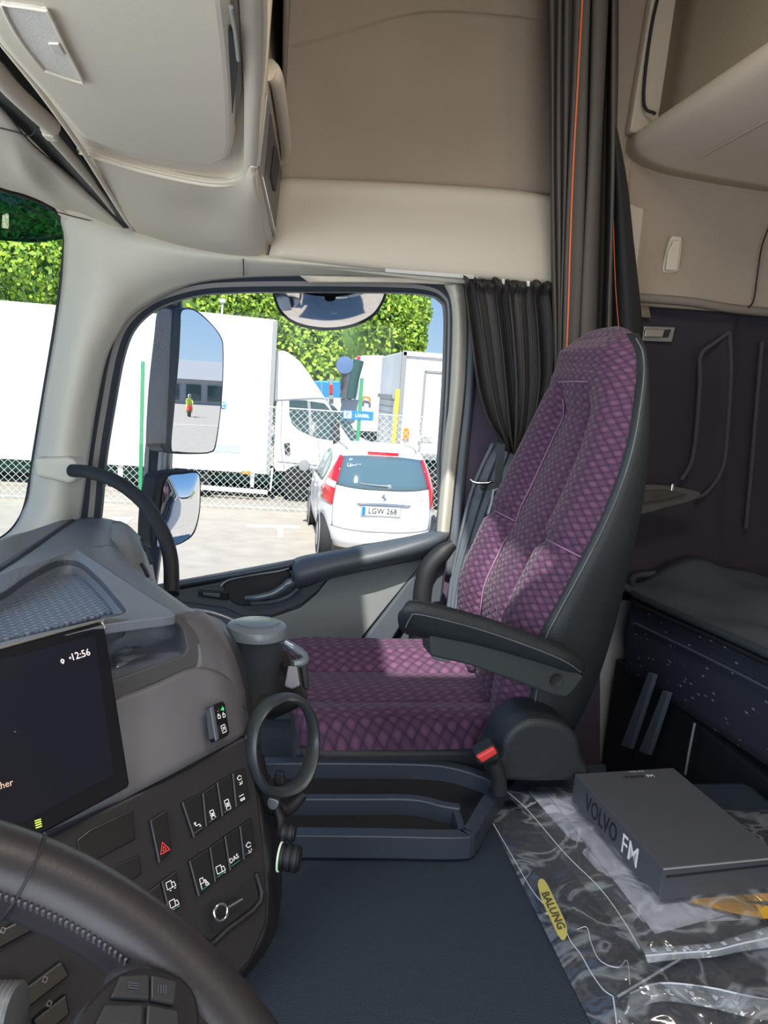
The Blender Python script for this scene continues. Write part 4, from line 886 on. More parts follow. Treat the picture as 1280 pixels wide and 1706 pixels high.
cols = [(912, 923, 1.78), (918, 926, 1.73), (924, 928, 1.75), (933, 931, 1.715), (938, 933, 1.74), (946, 936, 1.705), (952, 938, 1.73), (959, 940, 1.70), (967, 943, 1.695), (976, 953, 1.70), (983, 965, 1.705), (987, 968, 1.75), (990, 970, 1.70), (1002, 982, 1.695), (1010, 990, 1.72), (1014, 993, 1.82), (1018, 1003, 1.83), (1022, 1013, 1.74), (1026, 1017, 1.735), (1030, 1021, 1.80)]
rows = []
for y, f in ((-100, -.18), (0, 0), (140, .25), (280, .5), (420, .76), (550, 1), (750, 1.36), (950, 1.7)):
    rows.append([q(a+(b-a)*f+1.5*sin(y*.01+i), y, Y=Y) for i, (a, b, Y) in enumerate(cols)])
solid(patch('pleated_cloth', rows, BUNKCURT, bc, 3, 0), .003, 0)
for i, yo in ((8, -.006), (17, -.006)):
    tube('orange_piping', [r[i]+Vector((0, yo, 0)) for r in rows], .0022, ORANGE, bc, 4, 8)
tube('stitch_line', [r[11]+Vector((0, -.003, 0)) for r in rows], .002, BLACK, bc, 4, 6)
frows = []
for y, a, b, c in ((205, 1021, 1023, 1026), (300, 1018, 1030, 1044), (400, 1018, 1036, 1055), (500, 1020, 1042, 1066), (560, 1022, 1044, 1070), (750, 1030, 1050, 1076)):
    frows.append([q(a, y, Y=1.80), q((a+b)/2, y, Y=1.77), q(b, y, Y=1.74), q((b+c)/2, y, Y=1.75), q(c, y, Y=1.81)])
solid(patch('outer_fold', frows, mat('dark_fold_cloth', (.020, .020, .024), .9, bump=(600, .25, 'noise')), bc, 5, 0), .003, 0)
tube('thin_piping', [q(a, b, Y=1.76) for a, b in ((1021, 300), (1023, 400), (1026, 480), (1031, 545), (1035, 600))], .0012, ORANGE, bc, 4, 6)
# ================================================================ passenger seat
seat = empty('passenger_seat', (0, 0, 0), 'high-backed passenger seat in purple woven cloth with dark leather sides', 'seat')
ST = [  # near stitch px, near Y, far Y, back px
    (872, 1225, 1.20, 1.63, 960, 1222), (886, 1140, 1.195, 1.64, 1000, 1150), (898, 1062, 1.19, 1.65, 1030, 1060), (930, 1000, 1.185, 1.66, 1048, 990), (962, 940, 1.18, 1.665, 1062, 920),
    (1000, 865, 1.18, 1.665, 1074, 850), (1028, 795, 1.18, 1.645, 1081, 780), (1045, 735, 1.185, 1.61, 1084, 715), (1055, 675, 1.20, 1.57, 1082, 655), (1061, 620, 1.22, 1.54, 1078, 605),
    (1058, 583, 1.235, 1.52, 1072, 577), (1043, 556, 1.27, 1.49, 1062, 556)]
Fr = [q(a, b, Y=c) for a, b, c, d, e_, f_ in ST]; Bk = [q(e_, f_, Y=c+.02) for a, b, c, d, e_, f_ in ST]
n_ = 6
FrC = curve(Fr, n_); BkC = curve(Bk, n_); FY = [v.x for v in curve([Vector((d, 0, 0)) for a, b, c, d, e_, f_ in ST], n_)]
NSn = len(FrC)
PR = [(0, 0), (.035, .016), (.08, .034), (.14, .040), (.22, .036), (.29, .022), (.315, .006), (.335, .008), (.40, .017), (.5, .020), (.60, .017), (.665, .008), (.685, .006), (.71, .022), (.78, .036), (.86, .040), (.92, .034), (.965, .016), (1, 0)]
PH = [(0, 0), (.035, .020), (.08, .034), (.14, .042), (.25, .048), (.5, .052), (.75, .048), (.86, .042), (.92, .034), (.965, .020), (1, 0)]
def prof(tab, v):
    for i in range(len(tab)-1):
        if v <= tab[i+1][0]:
            t = (v-tab[i][0])/(tab[i+1][0]-tab[i][0]); t = t*t*(3-2*t) if tab is PR and .28 < v < .72 else t
            return tab[i][1]*(1-t)+tab[i+1][1]*t
    return tab[-1][1]
NU = 96
def backpt(i, v, extra=0.0):
    f = i/(NSn-1); a = FrC[i]; b = Vector((a.x, FY[i], a.z))
    t = (FrC[min(i+1, NSn-1)]-FrC[max(i-1, 0)]); t.y = 0; t.normalize()
    out_ = Vector((t.z, 0, -t.x));  out_ = out_ if out_.x < 0 else -out_
    hb = max(0, min(1, (f-.70)/.08)); c = prof(PR, v)*(1-hb)+prof(PH, v)*hb
    # seam across the headrest and the gap where the upper bolsters end
    c -= .010*math.exp(-((f-.765)/.010)**2)*(1 if .28 < v < .72 else .35)
    if v < .33 or v > .67: c -= .018*math.exp(-((f-.375)/.012)**2)
    else: c -= .004*math.exp(-((f-.375)/.012)**2)
    if f > .93: c *= max(.25, 1-(f-.93)/.07*.75)
    fade = 1
    return a.lerp(b, v)+out_*(c+extra)
vs = []; fs = []; uvs = []; acc = 0
for i in range(NSn):
    if i: acc += (FrC[i]-FrC[i-1]).length
    W_ = FY[i]-FrC[i].y
    row = [backpt(i, j/NU) for j in range(NU+1)]; al = [0]
    for a_, b_ in zip(row, row[1:]): al.append(al[-1]+(b_-a_).length)
    for j in range(NU+1): vs.append(row[j]); uvs.append((al[j]-al[NU//2]+2, acc))
for i in range(NSn-1):
    for j in range(NU): a = i*(NU+1)+j; fs.append((a, a+1, a+NU+2, a+NU+1))
# finer rows for the weave relief come from the material; the cushion itself is this mesh
bkf = mesh('backrest_cloth', vs, fs, PURPLE, seat, True, True, uvs); solid(bkf, .01)
def edge_tube(name, v, i0, i1, r, m, ex=0.0): return tube(name, [backpt(i, v, ex) for i in range(i0, i1, 4)], r, m, seat, 2, 8)
# leather shell
vs = []; fs = []
for i in range(NSn):
    a, b = FrC[i], BkC[i]; yf = FY[i]; d = (b-a)
    near = [a, a+Vector((.004, -.012, 0)), a+d*.25+Vector((0, -.018, 0)), a+d*.55+Vector((0, -.022, 0)), a+d*.85+Vector((0, -.012, 0)), a+d+Vector((.0, .02, 0)), a+d*1.06+Vector((0, .07, 0))]
    far = [Vector((p.x, yf+(a.y-p.y), p.z)) for p in reversed(near)]
    ring_ = near+[Vector((near[-1].x+.01, (near[-1].y+far[0].y)/2, near[-1].z))]+far
    vs += [p for p in ring_]
m_ = 15
for i in range(NSn-1):
    for j in range(m_-1): a = i*m_+j; fs.append((a, a+1, a+m_+1, a+m_))
fs.append(tuple(range((NSn-1)*m_, NSn*m_))); fs.append(tuple(range(m_)))
mesh('leather_shell', vs, fs, LEATHER, seat, True)
tube('side_stitching', [FrC[i]+Vector((.006, -.014, 0)) for i in range(0, NSn, 4)], .0012, mat('grey_thread', (.16, .16, .17), .7), seat, 3, 6)
# top cap
i = NSn-1; vs = []; fs = []; K = 6
for k in range(K+1):
    for j in range(NU+1):
        v = j/NU; p0 = backpt(i, v); p1 = Vector((BkC[i].x, FrC[i].y+.02+(FY[i]-FrC[i].y-.04)*v, BkC[i].z))
        t = k/K; p = p0.lerp(p1, t); p.z += .018*sin(pi*t)*(1-(2*v-1)**4); vs.append(p)
for k in range(K):
    for j in range(NU): a = k*(NU+1)+j; fs.append((a, a+1, a+NU+2, a+NU+1))
mesh('headrest_top', vs, fs, PURPLE, seat, True, True, [(j/NU*.2, k*.01) for k in range(K+1) for j in range(NU+1)])
# seat cushion
CB = [(.045, .06), (.075, .02), (.13, 0), (.22, .0), (.32, -.002), (.42, -.004), (.50, 0)]  # x, drop
def cushz(v):
    tab = [(0, -.075), (.02, -.035), (.06, .005), (.13, .016), (.21, .010), (.245, -.010), (.27, -.004), (.36, .004), (.5, .004), (.60, 0), (.635, -.010), (.665, .006), (.75, .030), (.88, .034), (.96, .010), (1, -.05)]
    return prof(tab, v)
vs = []; fs = []; uvs = []; NX = 40; x0_, x1_ = .085, .52
for i in range(NX+1):
    u = i/NX; x = x0_+(x1_-x0_)*u
    ed = 1-math.exp(-u*9); dz = -.085*(1-min(1, u/.10))**2
    for j in range(NU+1):
        v = j/NU; yn = 1.222+.03*(1-min(1, u/.12))**2; yf = 1.660-.03*(1-min(1, u/.12))**2
        y = yn+(yf-yn)*v; z = 1.762+cushz(v)*(.75 if v < .3 else 1); yl_ = 0*min(1, .35+u*5)+dz
        xx = x - .028*(1-(2*v-1)**4)*(1-u)
        vs.append(Vector((xx, y, z))); uvs.append((x, y))
for i in range(NX):
    for j in range(NU): a = i*(NU+1)+j; fs.append((a, a+1, a+NU+2, a+NU+1))
cu = mesh('cushion_cloth', vs, fs, PURPLE, seat, True, True, uvs); solid(cu, .012)
patch('cushion_side', [[Vector((x, y, z)) for x, y, z in r] for r in ([(.085, 1.26, 1.715), (.11, 1.226, 1.717), (.3, 1.222, 1.717), (.52, 1.222, 1.72)], [(.09, 1.26, 1.66), (.11, 1.224, 1.66), (.3, 1.22, 1.66), (.52, 1.22, 1.66)])], LEATHER, seat, 5, .01)
box('cushion_front', (.10, 1.44, 1.675), (.04, .40, .08), LEATHER, seat, .015)
box('seat_base', (.32, 1.45, 1.38), (.36, .36, .50), BLACK, seat, .03)
box('base_plate', (.32, 1.44, 1.63), (.44, .40, .05), BLACK, seat, .02)
# near armrest
AP = PL(q(680, 1010, Y=1.10), q(970, 1110, Y=1.12), q(840, 1150, Y=1.11))
patch('armrest_pad', [[AP.p(x, y, o_) for x, y, o_ in r] for r in (
    [(684, 1010, -.05), (700, 1003, -.045), (800, 1026, -.045), (900, 1060, -.045), (950, 1082, -.045), (975, 1105, -.045)],
    [(676, 1008, -.01), (694, 1000, 0), (800, 1026, 0), (900, 1062, 0), (950, 1086, 0), (976, 1110, -.01)],
    [(664, 1022, .004), (690, 1012, .016), (800, 1040, .016), (900, 1076, .016), (950, 1098, .014), (974, 1118, .0)],
    [(664, 1040, .0), (694, 1034, .014), (800, 1060, .014), (900, 1094, .014), (945, 1110, .012), (972, 1122, .0)],
    [(670, 1052, -.01), (720, 1062, 0), (800, 1078, 0), (900, 1106, 0), (945, 1120, 0), (970, 1126, -.01)],
    [(680, 1058, -.05), (720, 1066, -.05), (800, 1082, -.05), (900, 1108, -.05), (945, 1122, -.05), (968, 1128, -.05)])], LEATHER, seat, 5, .006)
plate('armrest_bracket', AP.ps([(719, 1046), (800, 1064), (880, 1092), (965, 1122), (974, 1128), (960, 1148), (945, 1163), (925, 1160), (860, 1136), (780, 1108), (745, 1100), (718, 1094), (716, 1070)], .004), .05, mat('armrest_plastic', (.030, .038, .042), .5), seat, .004)
c_ = AP.p(927, 1133, .006); lathe('pivot_hole', [(.002, 0), (.0095, 0), (.011, .001), (.011, -.01)], c_, AP.n, BLACK, seat, 24)
tube('armrest_stitching', [AP.p(a, b, o_) for a, b, o_ in ((676, 1045, .010), (684, 1030, .017), (700, 1024, .0185), (800, 1049, .0185), (900, 1084, .0185), (945, 1104, .016), (968, 1120, .006))], .0009, mat('armrest_thread', (.14, .15, .16), .7), seat, 5, 6)
plate('belt_stub', [q(a, b, Y=1.25) for a, b in ((722, 1075), (752, 1085), (748, 1106), (720, 1098))], .01, SATIN, seat, .002)
tube('far_armrest', [q(a, b, Y=1.74) for a, b in ((756, 906), (738, 920), (716, 944), (706, 975), (702, 1020), (700, 1100), (700, 1150))], [.012, .022, .024, .024, .024, .022, .02], BLACK, seat, 6, 14)
plate('recliner_cover', curve([q(a, b, Y=1.10) for a, b in ((822, 1300), (832, 1262), (845, 1228), (868, 1206), (898, 1199), (935, 1206), (962, 1226), (972, 1262), (975, 1300))], 4, True), .10, LEATHER, seat, .015, (0, 1, 0), 4)
bkl = plate('belt_buckle', [q(a, b, Y=1.075) for a, b in ((792, 1258), (824, 1240), (834, 1256), (832, 1266), (800, 1276), (794, 1270))], .03, BLACK, seat, .004, (0, 1, 0))
plate('release_button', [q(a, b, Y=1.07) for a, b in ((794, 1262), (824, 1245), (830, 1256), (804, 1272))], .012, mat('red_button', (.70, .05, .05), .4), bkl, .003, (0, 1, 0))
tube('buckle_stalk', [q(a, b, Y=1.09) for a, b in ((822, 1268), (830, 1290), (832, 1320))], .014, BLACK, seat, 3, 10)
lb = empty('seat_belt_latch', (0, 0, 0), 'grey plastic belt latch hanging between the curtain and the seat back', 'belt latch')
plate('latch_body', [q(a, b, Y=1.72) for a, b in ((822, 815), (834, 812), (838, 830), (828, 858), (812, 858), (818, 838))], .012, SATIN, lb, .003, (0, 1, 0))
plate('latch_slot', [q(a, b, Y=1.715) for a, b in ((824, 820), (832, 818), (831, 826), (823, 828))], .004, BLACK, lb, .001, (0, 1, 0))
plate('belt_webbing', [q(a, b, Y=1.725) for a, b in ((828, 740), (842, 740), (836, 812), (824, 814))], .003, mat('belt_web', (.05, .06, .07), .8), lb, 0, (0, 1, 0))
# ================================================================ bunk
bk = empty('bunk', (0, 0, 0), 'dark sleeper bunk with flecked blue fabric front and grey mattress cover', 'bed')
FL = mat('flecked_fabric', (.020, .024, .045), .9); t = FL.node_tree; b = t.nodes['Principled BSDF']
tcn = N(t, 'ShaderNodeTexCoord'); mp = N(t, 'ShaderNodeMapping'); mp.inputs['Scale'].default_value = (1, 26, 70); vo = N(t, 'ShaderNodeTexVoronoi'); vo.inputs['Scale'].default_value = 1.0
rp_ = N(t, 'ShaderNodeValToRGB'); rp_.color_ramp.elements[0].position = .10; rp_.color_ramp.elements[1].position = .17; rp_.color_ramp.elements[0].color = (.22, .26, .36, 1); rp_.color_ramp.elements[1].color = (.020, .024, .045, 1)
t.links.new(tcn.outputs['Object'], mp.inputs[0]); t.links.new(mp.outputs[0], vo.inputs['Vector']); t.links.new(vo.outputs['Distance'], rp_.inputs[0]); t.links.new(rp_.outputs[0], b.inputs['Base Color'])
patch('fabric_front', [[Vector((.985, y, z)) + Vector((dx, 0, 0)) for y, z, dx in r] for r in (
    [(1.86, 1.865, .10), (1.80, 1.865, .03), (1.72, 1.865, 0), (1.2, 1.905, 0), (.6, 1.92, 0), (-.6, 1.93, 0)],
    [(1.86, 1.76, .10), (1.80, 1.76, .02), (1.72, 1.76, -.012), (1.2, 1.80, -.012), (.6, 1.82, -.012), (-.6, 1.83, -.012)],
    [(1.86, 1.64, .10), (1.80, 1.65, .03), (1.72, 1.66, 0), (1.2, 1.695, 0), (.6, 1.72, 0), (-.6, 1.73, 0)])], FL, bk, 5, .01)
tube('front_seam', [Vector((.968, y, z)) for y, z in ((1.72, 1.81), (1.2, 1.848), (.6, 1.865), (-.6, 1.875))], .003, mat('seam_blue', (.06, .08, .13), .8), bk, 5, 6)
COV = mat('mattress_cover', (.060, .072, .090), .9, bump=(260, .5, 'voronoi'))
rnd = random.Random(5); rows = []
for a in range(15):
    y = 1.88-a*.17; r = []
    for c in range(9):
        x = .975+c*.08; z = 1.875+(.03 if y < 1.6 else .0)*(1.6-y)+ .05*min(1, c/2.5)
        z += .016*sin(x*17+y*7)+.016*sin(y*19-x*12)+.013*rnd.uniform(-1, 1)
        if c == 0: z = 1.88+max(0, 1.72-y)*.06
        r.append(Vector((x, y, z)))
    rows.append(r)
patch('mattress_cover', rows, COV, bk, 5, .01)
tube('edge_piping', [Vector(p) for p in ((1.10, 1.885, 1.905), (1.03, 1.87, 1.895), (1.0, 1.80, 1.875), (.972, 1.70, 1.88), (.968, 1.2, 1.912), (.968, .6, 1.93), (.968, -.6, 1.94))], .009, mat('piping_dark', (.035, .045, .055), .6), bk, 6, 10)
tube('under_piping', [Vector(p) for p in ((1.0, 1.80, 1.860), (.970, 1.70, 1.862), (.966, 1.2, 1.896), (.966, .6, 1.914), (.966, -.6, 1.924))], .006, BLACK, bk, 6, 8)
box('under_box', (1.32, .65, 1.40), (.60, 2.5, .50), mat('bunk_box', (.014, .018, .024), .6), bk, .01)
box('locker_door', (1.012, .70, 1.38), (.02, .75, .42), mat('bunk_door', (.025, .032, .040), .5), bk, .01)
for pts in ([(1082, 1120), (1062, 1180), (1040, 1242)], [(1106, 1150), (1090, 1200), (1070, 1252)]):
    plate('support_strip', [q(pts[0][0]-2, pts[0][1], X=.95), q(pts[0][0]+8, pts[0][1]+4, X=.95), q(pts[2][0]+10, pts[2][1]+6, X=.95), q(pts[2][0]-6, pts[2][1], X=.95)], .012, mat('support_metal', (.13, .16, .21), .4, .3), bk, .002, (1, 0, 0))
tube('door_edge', [q(1158, 1205, X=.97), q(1150, 1245, X=.97), q(1142, 1290, X=.97)], .003, mat('edge_light', (.20, .23, .25), .5), bk, 3, 6)
# ================================================================ engine tunnel with storage tray
TZ = 1.66
et = empty('engine_tunnel_cover', (0, 0, 0), 'dark blue-grey moulded engine tunnel cover between the seats with a storage tray', 'console')
box('tunnel_top', (.36, .695, (1.15+TZ)/2), (1.20, 1.03, TZ-1.15), TUNNEL, et, .02)
hexa('raised_rear', [q(a, b, Z=TZ+.012) for a, b in ((840, 1318), (880, 1278), (1010, 1272), (1010, 1330))], [Vector((p.x, p.y, TZ-.02)) for p in [q(a, b, Z=TZ+.012) for a, b in ((832, 1330), (872, 1270), (1015, 1264), (1015, 1340))]], TUNNEL, et, .004)
trp = [(430, 1262), (560, 1262), (700, 1264), (760, 1270), (812, 1288), (838, 1302), (828, 1318), (795, 1388), (770, 1395), (640, 1394), (440, 1390)]
TRM = mat('tray_plastic', (.032, .042, .060), .38, bump=(900, .1, 'noise'))
st_ = plate('storage_tray', [q(a, b, Z=TZ+.012) for a, b in trp], .03, BLACK, et, .004, (0, 0, -1))
def rail(name, pts, w_, h, zt=TZ+.040):
    P = curve([q(a, b, Z=zt) for a, b in pts], 5); vs = []; fs = []
    for i, p in enumerate(P):
        t = (P[min(i+1, len(P)-1)]-P[max(i-1, 0)]).normalized(); s_ = Vector((-t.y, t.x, 0)).normalized()*w_/2
        vs += [p-s_, p+s_, p+s_*1.3-Vector((0, 0, h)), p-s_*1.3-Vector((0, 0, h))]
    for i in range(len(P)-1):
        for k in range(4): fs.append((i*4+k, i*4+(k+1) % 4, i*4+4+(k+1) % 4, i*4+4+k))
    fs += [(0, 1, 2, 3), tuple(range(len(vs)-4, len(vs)))]
    return bev(mesh(name, vs, fs, TRM, st_, False), .003)
rail('tray_rail', [(430, 1266), (560, 1266), (700, 1268), (755, 1274), (808, 1290), (832, 1303)], .022, .035)
rail('tray_rail', [(470, 1326), (600, 1326), (690, 1327), (740, 1338), (768, 1342)], .016, .035)
rail('tray_rail', [(470, 1384), (640, 1386), (762, 1388), (784, 1380), (808, 1340), (832, 1305)], .022, .035)
rail('tray_rail', [(758, 1344), (765, 1360), (772, 1384)], .012, .03, TZ+.036)
# ================================================================ book box and bags
zb_ = TZ+.030
bb = empty('boxed_book', (0, 0, 0), 'dark grey boxed handbook lying on top of the clear plastic bags', 'box')
c4 = [q(a, b, Z=TZ+.080) for a, b in ((1106, 1446), (958, 1289), (1122, 1279), (1290, 1432))]
c4[3] = c4[0]+(c4[2]-c4[1])
hexa('slipcase', c4, [Vector((p.x, p.y, zb_)) for p in c4], GREYBOX, bb, .0012)
ex = (c4[1]-c4[0]).normalized(); ey = (c4[3]-c4[0]).normalized(); UPZ = Vector((0, 0, 1))
outn = -ey
def sf(a, z): return c4[0]+ex*a+Vector((0, 0, z))+outn*.0006
LB = (c4[1]-c4[0]).length; WB = (c4[3]-c4[0]).length
print('book', LB, WB)
hB = TZ+.080-zb_
text('title_lettering', 'VOLVO', c4[0]+ex*LB*.64+UPZ*(-hB*.50)+outn*.0004, -ex, UPZ, .030, INK, bb, bold=.012, sx=.88*LB*.30/.095)
text('title_lettering', 'FM', c4[0]+ex*LB*.305+UPZ*(-hB*.50)+outn*.0004, -ex, UPZ, .030, WHITE, bb, bold=.006, sx=.85)
tc0 = c4[1]+ey*WB*.60-ex*.022
text('cover_lettering', 'VOLVO', tc0+UPZ*.0004-ey*.016, ey, ex, .008, INK, bb, bold=.012)
text('cover_lettering', 'FM', tc0+UPZ*.0004+ey*.016, ey, ex, .008, WHITE, bb, bold=.014)
text('cover_lettering', 'VOLVO', c4[1]+ey*WB*.60-ex*.006+UPZ*.0004, ey, ex, .0045, WHITE, bb, bold=.01, spacing=1.5)
plate('book_block', [c4[0]+ey*.006-ex*.001-UPZ*.012, c4[3]-ey*.004-ex*.001-UPZ*.010, c4[3]-ey*.004-ex*.001-UPZ*.013, c4[0]+ey*.006-ex*.001-UPZ*.015], .002, BLACK, bb, 0, ex)
plate('edge_line', [c4[0]-ex*.0006-UPZ*.001, c4[3]-ex*.0006-UPZ*.001, c4[3]-ex*.0006-UPZ*.003, c4[0]-ex*.0006-UPZ*.003], .001, mat('worn_edge', (.35, .34, .33), .6), bb, 0, ex)
def film(name, refl, rough, tint, haze=.04):  # whitish diffuse streaks along noise ridges stand in for crinkle highlights
    M = bpy.data.materials.new(name); M.use_nodes = True; t = M.node_tree; t.nodes.clear(); L = t.links.new
    o = N(t, 'ShaderNodeOutputMaterial'); tr = N(t, 'ShaderNodeBsdfTransparent'); gl = N(t, 'ShaderNodeBsdfGlossy'); mx = N(t, 'ShaderNodeMixShader'); di = N(t, 'ShaderNodeBsdfDiffuse'); m2_ = N(t, 'ShaderNodeMixShader')
    tr.inputs[0].default_value = (*tint, 1); gl.inputs['Roughness'].default_value = rough; di.inputs[0].default_value = (.8, .87, .95, 1)
    tcn = N(t, 'ShaderNodeTexCoord'); nz = N(t, 'ShaderNodeTexNoise'); nz.inputs['Scale'].default_value = 11; nz.inputs['Detail'].default_value = 2; nz.inputs['Distortion'].default_value = 1.2
    L(tcn.outputs['Object'], nz.inputs['Vector']); bp = N(t, 'ShaderNodeBump'); bp.inputs['Strength'].default_value = 1.0; bp.inputs['Distance'].default_value = .03; L(nz.outputs['Fac'], bp.inputs['Height']); L(bp.outputs[0], gl.inputs['Normal'])
    lw = N(t, 'ShaderNodeLayerWeight'); lw.inputs['Blend'].default_value = .35; L(bp.outputs[0], lw.inputs['Normal'])
    ma = N(t, 'ShaderNodeMath', operation='MULTIPLY_ADD'); L(lw.outputs['Fresnel'], ma.inputs[0]); ma.inputs[1].default_value = refl*1.6; ma.inputs[2].default_value = refl*.35
    L(ma.outputs[0], mx.inputs[0]); L(tr.outputs[0], mx.inputs[1]); L(gl.outputs[0], mx.inputs[2]); rz = N(t, 'ShaderNodeMath', operation='ABSOLUTE'); sb = N(t, 'ShaderNodeMath', operation='SUBTRACT'); sb.inputs[1].default_value = .5; L(nz.outputs['Fac'], sb.inputs[0]); L(sb.outputs[0], rz.inputs[0]); mr = N(t, 'ShaderNodeMapRange'); mr.inputs['From Min'].default_value = 0; mr.inputs['From Max'].default_value = .05; mr.inputs['To Min'].default_value = haze+.16; mr.inputs['To Max'].default_value = haze; L(rz.outputs[0], mr.inputs['Value']); L(mr.outputs[0], m2_.inputs[0]); L(mx.outputs[0], m2_.inputs[1]); L(di.outputs[0], m2_.inputs[2]); L(m2_.outputs[0], o.inputs[0]); return M
FILM = film('clear_film', .30, .12, (.97, .98, 1.0)); FILM2 = film('zip_film', .35, .2, (.9, .93, .97), .16)
def quadgrid(name, corners, z0, m, parent, nu=40, nv=40, amp=.004, seed=1, dome=0.0, thick=.0008, freq=30):
    """corners in px (tl, tr, br, bl) on a level surface, crumpled"""
    C = [q(a, b, Z=z0) for a, b in corners]; rnd = random.Random(seed); ph = [rnd.uniform(0, 6.28) for _ in range(12)]; vs = []; fs = []
    for i in range(nv+1):
        v = i/nv; a = C[0].lerp(C[3], v); b = C[1].lerp(C[2], v)
        for j in range(nu+1):
            u = j/nu; p = a.lerp(b, u); h = 0
            for k in range(5):
                ca, sa = cos(ph[k]), sin(ph[k]); s_ = sin((p.x*ca+p.y*sa)*freq*(1+k*.7)+ph[k+5]); h += (1-abs(s_))*amp/(1+k*.6)
            ed = min(u, 1-u, v, 1-v)*6; ed = min(1, ed)
            p.z += h*ed*.7+dome*(1-(1-ed)**2); vs.append(p)
    for i in range(nv):
        for j in range(nu): a = i*(nu+1)+j; fs.append((a, a+1, a+nu+2, a+nu+1))
    o = mesh(name, vs, fs, m, parent, True, True)
    if thick: solid(o, thick)
    return o
cl1 = quadgrid('folded_garment', [(828, 1362), (1300, 1380), (1420, 1800), (1010, 1740)], TZ+.002, mat('dark_garment', (.022, .024, .040), .8, bump=(60, .6, 'noise')), None, 40, 40, .004, 3, .014, .001)
tag(cl1, 'folded dark navy garment packed inside the lower clear bag', 'garment')
b1 = empty('lower_plastic_bag', (0, 0, 0), 'large clear zip bag with dark garment, lowest of the pile', 'plastic bag')
quadgrid('bag_film', [(806, 1344), (1300, 1350), (1450, 1830), (1012, 1760)], TZ+.003, FILM, b1, 90, 90, .010, 11, .018, 0, 17)
zs = curve([q(a, b, Z=TZ+.026) for a, b in ((1050, 1655), (1100, 1638), (1180, 1645), (1250, 1660), (1330, 1672))], 6)
ze = curve([q(a, b, Z=TZ+.022) for a, b in ((1040, 1690), (1100, 1668), (1180, 1678), (1250, 1695), (1330, 1706))], 6)
def strip(name, A, B_, m, par):
    nA = len(A); vs = A+B_; fs = [(i, i+1, nA+i+1, nA+i) for i in range(nA-1)]
    o = mesh(name, vs, fs, m, par, True, True); return solid(o, .0008)
strip('zip_strip', zs, ze, FILM2, b1); tube('zip_ridge', zs[::6], .0012, mat('zip_white', (.6, .65, .72), .4), b1, 4, 6)
for i in range(4, len(zs)-3, 3):
    c = (zs[i]+ze[i])/2+UPZ*.0015; d_ = (zs[i+1]-zs[i]).normalized(); e2 = UPZ.cross(d_).normalized()
    plate('arrow_mark', [c+d_*.003+e2*.003, c-d_*.003+e2*.003, c-d_*.003-e2*.001, c-e2*.005, c+d_*.003-e2*.001], .0004, mat('print_grey', (.45, .5, .58), .6) if i == 4 else bpy.data.materials['print_grey'], b1, 0, -UPZ)
# yellow label inside
yl = PL(q(896, 1470, Z=TZ+.030), q(920, 1460, Z=TZ+.036), q(945, 1560, Z=TZ+.030))
yb = plate('yellow_label', yl.ps([(896, 1474), (897, 1467), (901, 1463), (907, 1465), (913, 1474), (941, 1532), (945, 1545), (945, 1556), (941, 1564), (935, 1564), (929, 1556), (902, 1498)]), .002, mat('label_yellow', (.48, .42, .12), .5), None, .0005)
tag(yb, 'yellow oblong label with dark lettering showing through the lower bag', 'label')
ld = (yl.p(938, 1550)-yl.p(904, 1478)).normalized(); lu = yl.n.cross(ld).normalized()
text('lettering', 'BALUNG', yl.p(922, 1516, .0006), ld, lu, .011, mat('label_ink', (.06, .06, .03), .6), yb, bold=.02, sx=1.2)
pa = empty('document_stack', (0, 0, 0), 'white sheets of paper inside the upper clear bag under the book', 'papers')
PAPER = mat('paper_white', (.80, .82, .95), .7)
for k_, (cs, z_) in enumerate(([[(912, 1322), (1010, 1318), (1300, 1500), (1092, 1556)], TZ+.022], [[(880, 1318), (970, 1318), (1290, 1530), (1075, 1540)], TZ+.019])):
    quadgrid('paper_sheet', cs, z_, PAPER, pa, 14, 14, .0008, 20+k_, 0, .0006)
yo = plate('yellow_print', curve([q(a, b, Z=TZ+.0285) for a, b in ((1150, 1500), (1200, 1494), (1290, 1488), (1292, 1500), (1240, 1502), (1290, 1512), (1292, 1530), (1240, 1524), (1190, 1512))], 3, True), .0008, mat('print_yellow', (.72, .42, .04), .6), pa, 0, -UPZ)
b2 = empty('upper_plastic_bag', (0, 0, 0), 'clear zip bag of papers lying over the lower bag', 'plastic bag')
quadgrid('bag_film', [(838, 1313), (1060, 1305), (1420, 1500), (1080, 1606)], TZ+.021, FILM, b2, 80, 80, .006, 31, .008, 0, 20)
zs = curve([q(a, b, Z=TZ+.040) for a, b in ((1070, 1578), (1120, 1576), (1190, 1570), (1240, 1555), (1330, 1528))], 6)
ze = curve([q(a, b, Z=TZ+.036) for a, b in ((1080, 1604), (1130, 1598), (1190, 1594), (1240, 1584), (1330, 1572))], 6)
strip('zip_strip', zs, ze, FILM2, b2); mid = [a.lerp(b, .6)+UPZ*.001 for a, b in zip(zs, ze)]
tube('zip_ridge', mid[::6], .0012, bpy.data.materials['zip_white'], b2, 4, 6)
for i in range(2, len(zs)-3, 3):
    c = zs[i].lerp(ze[i], .3)+UPZ*.0015; d_ = (zs[i+1]-zs[i]).normalized(); e2 = UPZ.cross(d_).normalized()
    plate('print_mark', [c+d_*.003+e2*.003, c-d_*.003+e2*.003, c-d_*.003-e2*.003, c+d_*.003-e2*.003], .0004, bpy.data.materials['print_grey'], b2, 0, -UPZ)
SEAM = mat('purple_seam', (.30, .16, .26), .8)
for v in (.312, .688): tube('seam_piping', [backpt(i, v, .002) for i in range(6, int(NSn*.76), 3)], .0016, SEAM, seat, 2, 6)
tube('seam_piping', [backpt(int(NSn*.765), v/20, .003) for v in range(6, 15)], .0016, SEAM, seat, 2, 6)
